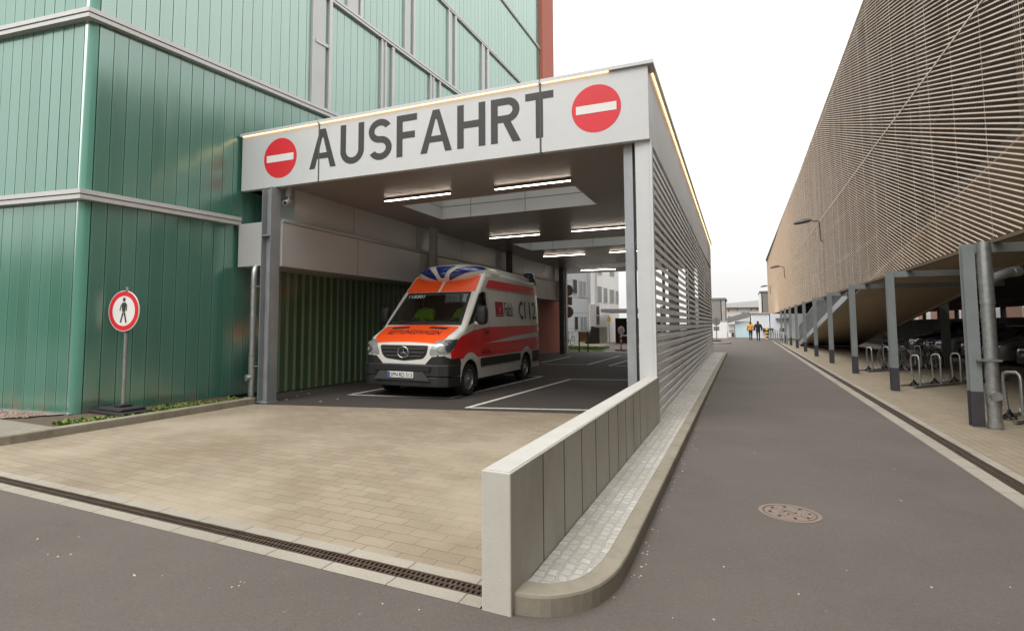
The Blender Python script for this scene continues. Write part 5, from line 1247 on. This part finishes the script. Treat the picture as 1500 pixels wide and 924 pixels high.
# stair with dark steps and concrete landing wall
cw = thing('landing_wall', 'beige concrete landing wall with dark steps in front of the clinic', 'wall', (-9.9, 44.5, 0))
a = at(878.5, 503, Z=0); b = at(900, 499.5, Z=0); zt_ = at(878.5, 479, Y=a.y).z
m = MB(); m.prism([(a.x, a.y), (b.x, b.y), (b.x-.5, b.y), (a.x-.5, a.y)], 0, zt_); m.build('wall_body', M['concrete_far'], cw, world=True)
m = MB(); c = at(866, 503.5, Z=0)
for k in range(7): t_ = k/7; m.prism([(c.x+(a.x-c.x)*t_, c.y+(a.y-c.y)*t_), (a.x, a.y), (a.x-.6, a.y+.1), (c.x+(a.x-c.x)*t_-.6, c.y+(a.y-c.y)*t_+.1)], k*zt_/7, (k+1)*zt_/7-.03)
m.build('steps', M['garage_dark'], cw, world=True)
# shelter with flat grey roof and dark inside
sh = thing('shelter', 'flat roofed dark grey shelter beside the clinic wall', 'shelter', (-9, 43.5, 0))
Y = 43.5; x0, x1, z0, z1 = rect_at((880, 452.5), (935, 457), Y); m = MB(); m.box(x0, x1+2, Y, Y+4, z0, z1); m.build('roof', M['roof_grey'], sh, world=True)
x0, x1, z0, z1 = rect_at((901, 466), (935, 497), Y+2); m = MB(); m.box(x0, x1+2, Y+2, Y+2.2, 0, z1); m.build('back_wall', M['garage_dark'], sh, world=True)
m = MB(); p = at(920, 460, Y=Y+.4)
for dx in (0, 2.5): m.tube([(p.x+dx, Y+.4, 0), (p.x+dx, Y+.4, z1+.9)], .1, 10)
m.build('post', M['steel_grey'], sh, world=True)
m = MB(); x0, x1, z0, z1 = rect_at((917, 468), (923, 470.5), Y); m.box(x0, x1, Y+.2, Y+.24, z0, z1); m.build('small_sign', M['sign_white'], sh, world=True)
# yellow notice board
bo = at(855, 515.5, Z=0); nb_ = thing('notice_board', 'yellow notice board on two dark wooden posts on the grass', 'notice board', (bo.x, bo.y, 0))
sc_ = bo.y/800*1.07
hh = at(855, 484.5, Y=bo.y).z
for s in (-1, 1): m = MB(); m.box(s*.25-.03, s*.25+.03, -.03, .03, 0, hh-.05); m.build('post', M['wood'], nb_)
m = MB(); m.box(-.22, .22, -.025, .025, hh-.62, hh-.08); bd = m.build('board', M['yellow'], nb_)
m = MB(); m.box(-.19, .19, -.031, -.026, hh-.47, hh-.12); m.build('poster', pm('poster', (.55, .36, .26), .6, 0, .3, 12), bd)
m = MB(); m.prism([(-.3, -.14), (.36, -.14), (.36, .14), (-.3, .14)], hh-.05, hh-.01); m.build('roof', M['sign_white'], nb_)
g0, g1 = at(829, 520.5, Z=0), at(864, 518.5, Z=0)
sheet('lawn', [[(g0.x-4, 28.6+3.2), (g1.x, 31.9), (g1.x-.3, 34.0), (g0.x-4, 34.6)]], M['grass'], .02)
def lawn_pt(): return random.uniform(-10.6, -7.3), random.uniform(31.95, 34)
tufts(700, lawn_pt, .13, [M['grass'], M['grass_dry']], 'grass', 'small bright lawn patch at the far end of the canopy')
# sign mast seen from behind beside the last dark post
p = at(830.5, 519, Z=0); sm_ = thing('sign_mast', 'grey mast with two round plates and a square one, seen from behind', 'sign', (-8.55, 32.2, 0))
pz_ = lambda py: at(831, py, Y=32.2).z; xx = at(831.5, 450, Y=32.2).x+8.55
m = MB(); m.tube([(xx-.05, .03, 0), (xx-.05, .03, pz_(418))], .035, 10); m.build('pole', M['galv'], sm_)
for yc, r_ in ((425.5, .36), (457, .36)):
    m = MB(); m.lathe([(0, .01), (r_, .01), (r_, -.01), (0, -.01)], 28, Matrix.Translation((xx, -.02, pz_(yc))) @ Matrix.Rotation(R(90), 4, 'X')); m.build('round_plate', M['lamp_body'], sm_)
m = MB(); m.box(xx-.3, xx+.28, -.03, -.01, pz_(447), pz_(435)); m.build('square_plate', M['lamp_body'], sm_)
# barrier post and small yellow sign
p = at(910, 514, Z=0); br = thing('barrier_post', 'red and white banded barrier post with round mirror on a dark foot', 'barrier', (p.x, p.y, 0)); h_ = at(910, 491, Y=p.y).z
m = MB(); m.tube([(0, 0, 0), (0, 0, h_)], .05, 10); m.build('post', M['sign_white'], br)
m = MB()
for k in range(3): m.lathe([(.052, h_*(.12+.3*k)), (.052, h_*(.12+.3*k)+h_*.14)], 12)
m.build('red_bands', M['sign_red'], br)
m = MB(); m.box(-.3, .3, -.2, .2, 0, .08); m.build('foot', M['rubber'], br)
m = MB(); m.lathe([(0, .02), (.17, .02), (.19, 0), (.17, -.02), (0, -.02)], 24, Matrix.Translation((.02, 0, h_+.28)) @ Matrix.Rotation(R(90), 4, 'X') @ Matrix.Diagonal((1, 1.3, 1, 1))); m.build('mirror', M['sign_white'], br)
m = MB(); m.tube([(0, 0, h_-.02), (1.4, .2, h_-.02)], .03, 8); m.build('bar', M['sign_white'], br)
Yq = 47; a = at(892, 468, Y=Yq); ys_ = thing('traffic_sign', 'small yellow sign on a thin pole in front of the shelter', 'sign', (a.x, Yq, 0))
m = MB(); m.tube([(0, 0, 0), (0, 0, a.z+.4)], .03, 8); m.build('pole', M['galv'], ys_)
m = MB(); m.prism(rounded([(-.14, -.2), (.14, -.2), (.14, .2), (-.14, .2)], .07), -.01, .01, M=Matrix.Translation((0, -.04, a.z)) @ Matrix.Rotation(R(90), 4, 'X')); m.build('sign_plate', M['yellow'], ys_)
p = at(837, 507.5, Z=0); bicycle('pale bicycle leaning at the clinic wall beyond the canopy', -11.15, 38.6, R(80), (.3, .3, .3), 6, None)
# brick house seen through the slit of the garage
bh_ = thing('brick_house', 'red brick house seen through the slit behind the parked cars', 'building', (24, 40, 0))
m = MB(); m.box(24, 34, -10, 120, -.1, 9); m.build('wall', M['brick_far'], bh_, world=True)
for k in range(18): m = MB(); m.box(23.93, 23.99, 8+k*6, 9.6+k*6, 1.2, 3.2); w_ = m.build('window', M['facade_white'], bh_, world=True); m = MB(); m.box(23.91, 23.925, 8.12+k*6, 9.48+k*6, 1.3, 3.1); m.build('pane', M['pane_pale'], w_, world=True)
# ------------------------------------------------------------------ the ambulance
VX, VY, VR, WX = -6.57, 10.04, R(.6), 1.13
amb = thing('ambulance', 'white and red ambulance with orange bonnet and blue roof lights under the canopy', 'ambulance', (VX, VY, 0), VR); amb.scale = (WX, 1, 1)
cr_, sr_ = math.cos(VR), math.sin(VR)
def vw(x, y):
    x *= WX; return (VX+x*cr_-y*sr_, VY+x*sr_+y*cr_)
def vs_at(px, py, xl=.97):
    """survey spot on the flank: local (y, z)"""
    p = on(px, py, vw(xl, 0), vw(xl, 6)); dx, dy = p.x-VX, p.y-VY
    return (-dx*sr_+dy*cr_, p.z)
ST = [(0, 1.08, .72), (.02, 1.14, .80), (.07, 1.19, .87), (.16, 1.24, .925), (.35, 1.345, .965), (.72, 1.50, .985), (.79, 1.55, .985), (1.56, 2.33, .985), (1.70, 2.46, .985), (2.06, 2.80, .985), (2.22, 2.88, .985), (3, 2.91, .985), (5.6, 2.88, .985), (5.84, 2.84, .975), (5.93, 2.74, .95), (5.96, 2.6, .93)]
uncut = loft(refine(ST, .10), .34, 1.15, .035, .13, .10, nside=16, nrad=6, ntop=8).build('van_body', [M['van_white'], M['van_dark']], None, smooth=True)
bvA = bvh_of(uncut)
def cutter(m): return m.build('cut', M['van_dark'])
cuts = []
for yw in (1.0, 4.665):
    for s in (-1, 1):
        m = MB(); m.tube([(s*.55, yw, .37), (s*1.3, yw, .37)], .43, 32); cuts.append(cutter(m))
T_xz = Matrix(((1, 0, 0, 0), (0, 0, 1, 0), (0, 1, 0, 0), (0, 0, 0, 1)))
T_yz = Matrix(((0, 0, 1, 0), (1, 0, 0, 0), (0, 1, 0, 0), (0, 0, 0, 1)))
m = MB(); m.prism(rounded([(-.80, 1.63), (.80, 1.63), (.715, 2.29), (-.715, 2.29)], .05), -.5, 2.05, M=T_xz); cuts.append(cutter(m))
m = MB(); m.box(-.84, .84, 1.12, 2.06, .9, 1.68); cuts.append(cutter(m))
SWIN = rounded([(1.24, 1.63), (2.0, 1.66), (2.0, 2.36), (1.78, 2.36), (1.67, 2.31)], .05)
m = MB(); m.prism(SWIN, -1.4, 1.4, M=T_yz); cuts.append(cutter(m))
for c in cuts:
    bmx = bmesh.new(); bmx.from_mesh(c.data); bmesh.ops.recalc_face_normals(bmx, faces=bmx.faces); bmx.to_mesh(c.data); bmx.free()
    b = uncut.modifiers.new('cut', 'BOOLEAN'); b.operation = 'DIFFERENCE'; b.object = c; b.solver = 'EXACT'
    try: b.material_mode = 'TRANSFER'
    except Exception: pass
bake(uncut)
for c in cuts: bpy.data.objects.remove(c)
for p in uncut.data.polygons: p.use_smooth = True
try: uncut.data.set_sharp_from_angle(angle=R(35))
except Exception: pass
uncut.parent = amb; body = uncut
D = lambda name, polys, ax, mat, par=amb, off=.004, grid=.08: decal(name, polys, ax, bvA, mat, par, off, grid)
D('bonnet', [rounded([(-.66, .045), (.66, .045), (.80, .22), (.85, .76), (-.85, .76), (-.80, .22)], .04)], 'z', M['orange'], off=.005)
for s in (-1, 1): D('brow_panel', [rounded([(s*.03, 2.365), (s*.85, 2.365), (s*.80, 2.88), (s*.5, 2.88), (s*.03, 2.62)], .02)], 'y-', M['orange'], off=.004)
D('windscreen', [rounded([(-.86, 1.57), (.86, 1.57), (.765, 2.345), (-.765, 2.345)], .06)], 'y-', M['windscreen'], off=.003)
fr = lambda a, b, c, d: [a, b, c, d]
D('windscreen_rim', [fr((-.87, 1.565), (.87, 1.565), (.86, 1.63), (-.86, 1.63)), fr((-.778, 2.305), (.778, 2.305), (.772, 2.355), (-.772, 2.355)), fr((-.872, 1.57), (-.80, 1.57), (-.715, 2.35), (-.775, 2.35)), fr((.80, 1.57), (.872, 1.57), (.775, 2.35), (.715, 2.35))], 'y-', M['van_dark'], off=.006)
# bonnet grilles, badge writing
for s in (-1, 1): D('bonnet_vent', [rounded([(s*.22, .61), (s*.62, .59), (s*.66, .69), (s*.24, .70)], .02)], 'z', M['van_dark'], off=.009)
def text_on(name, txt, w, h, cx, cy, ax, mat, off=.009, offset=0.0, flip=False, shear=0.0, par=amb):
    v, f = fit_text(txt, w, h, offset, 0, shear); nrm, mk = AX[ax]; out = []
    for p in v:
        a, b = (-p.x if flip else p.x)+cx, p.y+cy; o = mk(a, b); hh, n_, _, _ = bvA.ray_cast(o, -nrm)
        if hh is None: hh, n_, _, _ = bvA.find_nearest(o-nrm*4)
        out.append(hh+nrm*off*.6+n_*off*.4)
    m = MB(); m.raw(out, f); return m.build(name, mat, par)
M['letter_red'] = pm('letter_red', (.13, .004, .02), .5)
text_on('bonnet_lettering', 'RETTUNGSWAGEN', 1.2, .19, .0, .41, 'z', M['letter_red'], offset=.02)
text_on('number_lettering', '118301', .40, .075, -.50, 2.255, 'y-', M['sign_white'], offset=.01)
# flank: red panels, windows, rubbing strip
for ax, s in (('x+', 1), ('x-', -1)):
    D('red_band', [rounded([(2.0, 2.47), (5.86, 2.47), (5.84, 2.68), (2.24, 2.68)], .03)], ax, M['van_red'])
    D('red_panel', [[(.22, .84), (.16, 1.0), (.42, 1.24), (.62, 1.33), (1.2, 1.45), (2.05, 1.52), (5.90, 1.55), (5.90, 1.36), (3.6, 1.26), (1.75, 1.13), (3.6, 1.15), (5.90, 1.22), (5.90, .86), (3.6, .83), (1.56, .83)]], ax, M['van_red'])
    D('side_window', [SWIN], ax, M['windscreen'], off=.002)
    D('window_rim', [[(.92, 1.56), (1.24, 1.625), (1.22, 1.65), (1.69, 2.32), (1.62, 2.31)]], ax, M['van_dark'], off=.005)
    D('rubbing_strip', [rounded([(1.54, .60), (4.18, .60), (4.18, .80), (1.54, .80)], .02), rounded([(5.14, .50), (5.92, .50), (5.92, .82), (5.14, .82)], .02)], ax, M['van_plastic'], off=.014)
    for yw in (1.0, 4.665): D('arch_trim', [band(yw, .40, .425, .56, R(8), R(172))], ax, M['van_white'], off=.010)
    D('door_joint', [[(2.06, .62), (2.07, .62), (2.07, 2.44), (2.06, 2.44)], [(1.22, .84), (1.227, .84), (1.227, 1.55), (1.22, 1.55)], [(3.34, .62), (3.35, .62), (3.35, 2.44), (3.34, 2.44)], [(2.06, 2.44), (5.8, 2.43), (5.8, 2.44), (2.06, 2.45)]], ax, M['groove'], off=.008, grid=.3)
    D('door_handle', [rounded([(1.84, 1.36), (2.0, 1.37), (2.0, 1.43), (1.84, 1.42)], .02)], ax, M['van_plastic'], off=.02)
    D('tail_light', [rounded([(5.84, .95), (5.93, .95), (5.93, 1.38), (5.84, 1.38)], .02)], ax, pm('tail_light', (.45, .06, .05), .2, coat=.6), off=.012)
    D('small_lettering', [[(1.62+k*.11, .97), (1.70+k*.11, .97), (1.70+k*.11, 1.0), (1.62+k*.11, 1.0)] for k in range(4)]+[[(1.60+k*.12, .91), (1.70+k*.12, .91), (1.70+k*.12, .94), (1.60+k*.12, .94)] for k in range(5)], ax, M['letter_red'], off=.008, grid=0)
# the operator's red square, its name and the emergency number with a handset, on the flank in view
a = vs_at(726.5, 441.5); b = vs_at(738, 464); yl0, yl1, zl0, zl1 = a[0], b[0], b[1], a[1]
lg = D('logo', [[(yl0, zl0), (yl1, zl0), (yl1, zl1), (yl0, zl1)]], 'x+', pm('logo_red', (.36, .012, .03), .5), off=.006)
cy, cz, ww, hh = (yl0+yl1)/2, (zl0+zl1)/2, (yl1-yl0), (zl1-zl0)
D('logo_bird', [[(cy-ww*.35, cz+hh*.30), (cy, cz-hh*.02), (cy+ww*.35, cz+hh*.30), (cy+ww*.12, cz-hh*.08), (cy+ww*.02, cz-hh*.30), (cy-ww*.06, cz-hh*.08)], [(cy-ww*.38, cz-hh*.36), (cy+ww*.38, cz-hh*.36), (cy+ww*.38, cz-hh*.41), (cy-ww*.38, cz-hh*.41)]], 'x+', pm('logo_pale', (.55, .25, .25), .5), off=.009, grid=0)
M['letter_grey'] = pm('letter_grey', (.045, .045, .045), .5)
a = vs_at(739.5, 446); b = vs_at(752, 461)
text_on('name_lettering', 'Falck', b[0]-a[0], .36, (a[0]+b[0])/2, (a[1]+b[1])/2, 'x+', M['letter_grey'], offset=.008)
a = vs_at(768.5, 443); b = vs_at(785.5, 466)
text_on('emergency_number', '112', b[0]-a[0], .50, (a[0]+b[0])/2, (a[1]+b[1])/2, 'x+', M['letter_grey'], offset=.012)
a = vs_at(759, 443); b = vs_at(767, 466); c_ = ((a[0]+b[0])/2, (a[1]+b[1])/2); w_ = (b[0]-a[0])/2
D('handset_emblem', [band(c_[0]+w_*.6, c_[1], .17, .26, R(105), R(255), 14), [(c_[0]+w_*.2, c_[1]+.16), (c_[0]+w_*.9, c_[1]+.13), (c_[0]+w_*.9, c_[1]+.24), (c_[0]+w_*.3, c_[1]+.27)], [(c_[0]+w_*.2, c_[1]-.16), (c_[0]+w_*.3, c_[1]-.27), (c_[0]+w_*.9, c_[1]-.24), (c_[0]+w_*.9, c_[1]-.13)]], 'x+', M['letter_grey'], off=.008)
# front: bumper, grille with star, lamps, plate
m = MB()
up = [(-1.0, .52), (-.985, .28), (-.945, .05), (-.78, -.055), (-.4, -.09), (0, -.105), (.4, -.09), (.78, -.055), (.945, .05), (.985, .28), (1.0, .52), (.90, .52), (-.90, .52)]
m.prism(up, .48, .735); m.prism([(x*.985, y+.02) for x, y in up], .26, .479); bumper = m.build('front_bumper', M['van_plastic'], amb, bevel=.025, smooth=False)
m = MB(); m.box(-.62, .62, -.112, -.09, .60, .69); m.build('air_intake', M['van_dark'], bumper)
M['bumper_grey'] = pm('bumper_grey', (.055, .055, .055), .5)
m = MB(); m.prism([(-.62, .40), (.62, .40), (.48, .585), (-.48, .585)], -.118, -.09, M=T_xz); m.build('bumper_panel', M['bumper_grey'], bumper)
for s in (-1, 1):
    m = MB(); m.lathe([(0, .0), (.045, .0), (.055, -.02)], 18, Matrix.Translation((s*.79, .0, .56)) @ Matrix.Rotation(R(38)*s, 4, 'Z') @ Matrix.Rotation(R(90), 4, 'X')); m.build('fog_light', M['lamp_glass'], bumper)
for s in (-1, 1): D('corner_panel', [[(s*.46, .72), (s*.99, .72), (s*.99, .93), (s*.62, .90)]], 'y-', M['van_plastic'], off=.010)
for s in (-1, 1): D('corner_panel', [[(.0, .70), (.56, .70), (.50, .86), (.20, .85), (.0, .93)]], 'x+' if s > 0 else 'x-', M['van_plastic'], off=.012)
D('grille', [rounded([(-.545, 1.135), (.545, 1.135), (.50, .94), (.42, .85), (0, .80), (-.42, .85), (-.50, .94)], .05)], 'y-', M['van_plastic'], off=.006)
m = MB()
for z, w_ in ((1.06, .48), (.98, .46), (.90, .40)): m.box(-w_, w_, -.028, -.008, z-.014, z+.014)
m.build('grille_bars', M['bumper_grey'], amb, bevel=.006)
m = MB(); C3 = Matrix.Translation((0, -.035, .985)) @ Matrix.Rotation(R(90), 4, 'X')
m.lathe([(.118+.011*math.cos(k*math.pi/4), .011*math.sin(k*math.pi/4)) for k in range(8)], 40, C3, close=True)
for k in range(3):
    a = R(90)+k*2*math.pi/3; tip = Vector((.115*math.cos(a), .115*math.sin(a), 0)); n_ = Vector((-math.sin(a), math.cos(a), 0))*.019
    m.raw([C3 @ p for p in (n_+Vector((0, 0, .0)), tip, -n_, Vector((0, 0, .02)))], [(0, 3, 1), (3, 2, 1)])
m.build('star_emblem', M['chrome'], amb, smooth=False)
for s in (-1, 1):
    hl = D('headlight', [rounded([(s*.575, .92), (s*.565, 1.0), (s*.66, 1.225), (s*.80, 1.255), (s*.93, 1.26), (s*.955, 1.05), (s*.90, .95)], .03)], 'y-', M['lamp_glass'], off=.008, grid=.05)
    D('headlight_corner', [[(.10, .98), (.30, 1.10), (.42, 1.27), (.16, 1.24), (.06, 1.1)]], 'x+' if s > 0 else 'x-', M['pane_dark'], off=.010, grid=.05)
    for r0, zc, xc in ((.075, 1.06, .80), (.05, 1.17, .86)):
        p, n_, _, _ = bvA.ray_cast(Vector((s*xc, -3, zc)), Vector((0, 1, 0))); q_ = n_.to_track_quat('Z', 'Y').to_matrix().to_4x4()
        m = MB(); m.lathe([(r0, .004), (r0*.95, .016), (r0*.72, .017), (r0*.66, .011), (r0*.3, .012), (0, .016)], 24, Matrix.Translation(p+n_*.004) @ q_); m.build('reflector', M['rim'], hl, smooth=True)
m = MB(); m.box(-.285, .285, -.140, -.120, .448, .578); pl = m.build('number_plate', M['sign_white'], amb, bevel=.006)
m = MB(); m.box(-.278, -.232, -.1425, -.1402, .455, .571); m.build('blue_field', pm('plate_blue', (.01, .05, .32), .4), pl)
v, f = fit_text('SPN\u00b7RD 513', .475, .092, .018); m = MB(); m.raw([Vector((p.x+.022, -.142, p.y+.512)) for p in v], f); m.build('plate_lettering', M['black_letter'], pl)
# roof cowl with blue lamps, side fairings, rear beacons
def superell(cx, cy, cz, ax_, ay, az, n1=2.6, n2=2.3, nu=48, nv=16):
    v = []; f = []; sg = lambda c, e: math.copysign(abs(c)**(2/e), c)
    for j in range(nv+1):
        ph = -math.pi/2+math.pi*j/nv
        for i in range(nu):
            th = 2*math.pi*i/nu; v.append((cx+ax_*sg(math.cos(ph), n2)*sg(math.cos(th), n1), cy+ay*sg(math.cos(ph), n2)*sg(math.sin(th), n1), cz+az*sg(math.sin(ph), n2)))
    for j in range(nv):
        for i in range(nu): f.append((j*nu+i, j*nu+(i+1) % nu, (j+1)*nu+(i+1) % nu, (j+1)*nu+i))
    return v, f
m = MB(); m.raw(*superell(0, 2.74, 2.82, .90, 1.02, .31)); cowl = m.build('roof_cowl', M['van_white'], amb, smooth=True, merge=True); bvC = bvh_of(cowl)
for s in (-1, 1): decal('blue_light', [rounded([(s*.13, 2.66), (s*.20, 2.83), (s*.36, 2.97), (s*.60, 3.03), (s*.86, 3.0), (s*.80, 2.92), (s*.55, 2.84), (s*.34, 2.74)], .03)], 'y-', bvC, M['blue_lens'], amb, .012, .05)
decal('blue_light', [rounded([(-.035, 2.72), (.035, 2.72), (.13, 2.90), (.25, 3.03), (-.25, 3.03), (-.13, 2.90)], .03)], 'y-', bvC, M['blue_lens'], amb, .012, .05)
for s in (-1, 1):
    m = MB(); m.raw([(s*x, y, z) for y, zz, w2 in ((2.9, 3.02, .10), (4.2, 3.0, .09), (5.3, 2.97, .09), (5.62, 3.0, .09)) for x, z in ((.80, 2.78), (.84, 2.82), (.80, zz), (.80-w2, zz), (.76-w2, 2.80))],
        [(i*5+j, i*5+(j+1) % 5, (i+1)*5+(j+1) % 5, (i+1)*5+j) for i in range(3) for j in range(5)]+[(0, 4, 3, 2, 1), (15, 16, 17, 18, 19)]); m.build('roof_fairing', M['van_white'], amb, smooth=True, merge=True)
    m = MB(); m.raw(*superell(s*.77, 5.66, 3.035, .13, .2, .105, 3, 3, 20, 8)); m.build('rear_beacon', M['blue_lens'], amb, smooth=True, merge=True)
    m = MB(); m.prism([(s*.68, 5.5), (s*.875, 5.5), (s*.875, 5.82), (s*.68, 5.82)], 2.86, 2.96); m.raw([(s*.87, 5.5, 2.96), (s*.87, 5.82, 2.96), (s*.93, 5.84, 2.74), (s*.93, 5.78, 2.74)], [(0, 1, 2, 3), (3, 2, 1, 0)]); m.build('beacon_base', M['bumper_grey'], amb)
    # mirror
    m = MB(); m.raw(*superell(s*1.17, 1.20, 1.79, .115, .10, .215, 3, 3.5, 24, 10)); mr = m.build('wing_mirror', M['van_plastic'], amb, smooth=True, merge=True)
    m = MB(); m.tube([(s*.93, 1.30, 1.62), (s*1.05, 1.24, 1.60), (s*1.14, 1.22, 1.62)], .04, 10); m.build('mirror_arm', M['van_white'], mr)
    for yw in (1.0, 4.665): wheel('wheel', s*.855, yw, .355, .235, amb, s, .225)
    m = MB(); m.box(s*.72, s*.96, 1.42, 1.44, .15, .42); m.box(s*.72, s*.96, 5.09, 5.11, .15, .45); m.build('mud_flap', M['rubber'], amb)
m = MB()
for s in (-1, 1): m.bar((s*.25-.3, .80, 1.62), (s*.25+.35, .90, 1.68), .02, .02)
m.build('wiper', M['van_dark'], amb)
m = MB(); m.box(-.80, .80, .5, 5.6, .24, .36); m.box(-.93, .93, 5.9, 6.02, .42, .62); m.build('chassis', M['van_dark'], amb)
# cab: dashboard, wheel, seats; the crew are people of their own
m = MB(); m.box(-.82, .82, 1.13, 1.36, 1.2, 1.54); m.build('dashboard', M['van_dark'], amb, bevel=.03)
m = MB(); m.lathe([(.19+.014*math.cos(k*math.pi/3), .014*math.sin(k*math.pi/3)) for k in range(6)], 24, Matrix.Translation((.42, 1.50, 1.56)) @ Matrix.Rotation(R(58), 4, 'X'), close=True); m.build('steering_wheel', M['van_dark'], amb)
for s in (-1, 1):
    m = MB(); m.box(s*.42-.22, s*.42+.22, 1.62, 2.04, 1.02, 1.16); m.box(s*.42-.22, s*.42+.22, 1.93, 2.045, 1.16, 1.85); m.box(s*.42-.12, s*.42+.12, 1.95, 2.04, 1.88, 2.08); m.build('seat', M['van_plastic'], amb, bevel=.03)
def seated():
    j = dict(pelvis=(0, 0, .16), chest=(0, -.02, .58), neck=(0, -.01, .76), chin=(0, .03, .82), crown=(0, .02, .97))
    r = dict(pelvis=(.17, .13), chest=(.19, .135), neck=.06, chin=.085, crown=.09)
    for s, q in (('l', -1), ('r', 1)):
        j.update({'hip'+s: (.10*q, .08, .12), 'knee'+s: (.13*q, .42, .14), 'ankle'+s: (.13*q, .46, -.24), 'toe'+s: (.14*q, .58, -.28), 'shoulder'+s: (.19*q, -.01, .68), 'elbow'+s: (.25*q, .16, .46), 'wrist'+s: (.16*q, .36, .50), 'hand'+s: (.13*q, .43, .54)})
        r.update({'hip'+s: .10, 'knee'+s: .07, 'ankle'+s: .05, 'toe'+s: .04, 'shoulder'+s: .09, 'elbow'+s: .07, 'wrist'+s: .05, 'hand'+s: .04})
    return j, r
for lab, xs in (('person in a bright yellow green jacket at the wheel of the ambulance', .42), ('person in a bright yellow green jacket on the passenger seat of the ambulance', -.42)):
    j, r = seated(); j = {k: (x, y*.8, z*.95) for k, (x, y, z) in j.items()}; wx, wy = vw(xs+.09*(xs > 0), 1.74+.1*(xs > 0))
    person(lab, j, r, (wx, wy, 1.24), VR+math.pi, M['hivis'], M['black_cloth'], hair=M['hair'], group='ambulance crew')
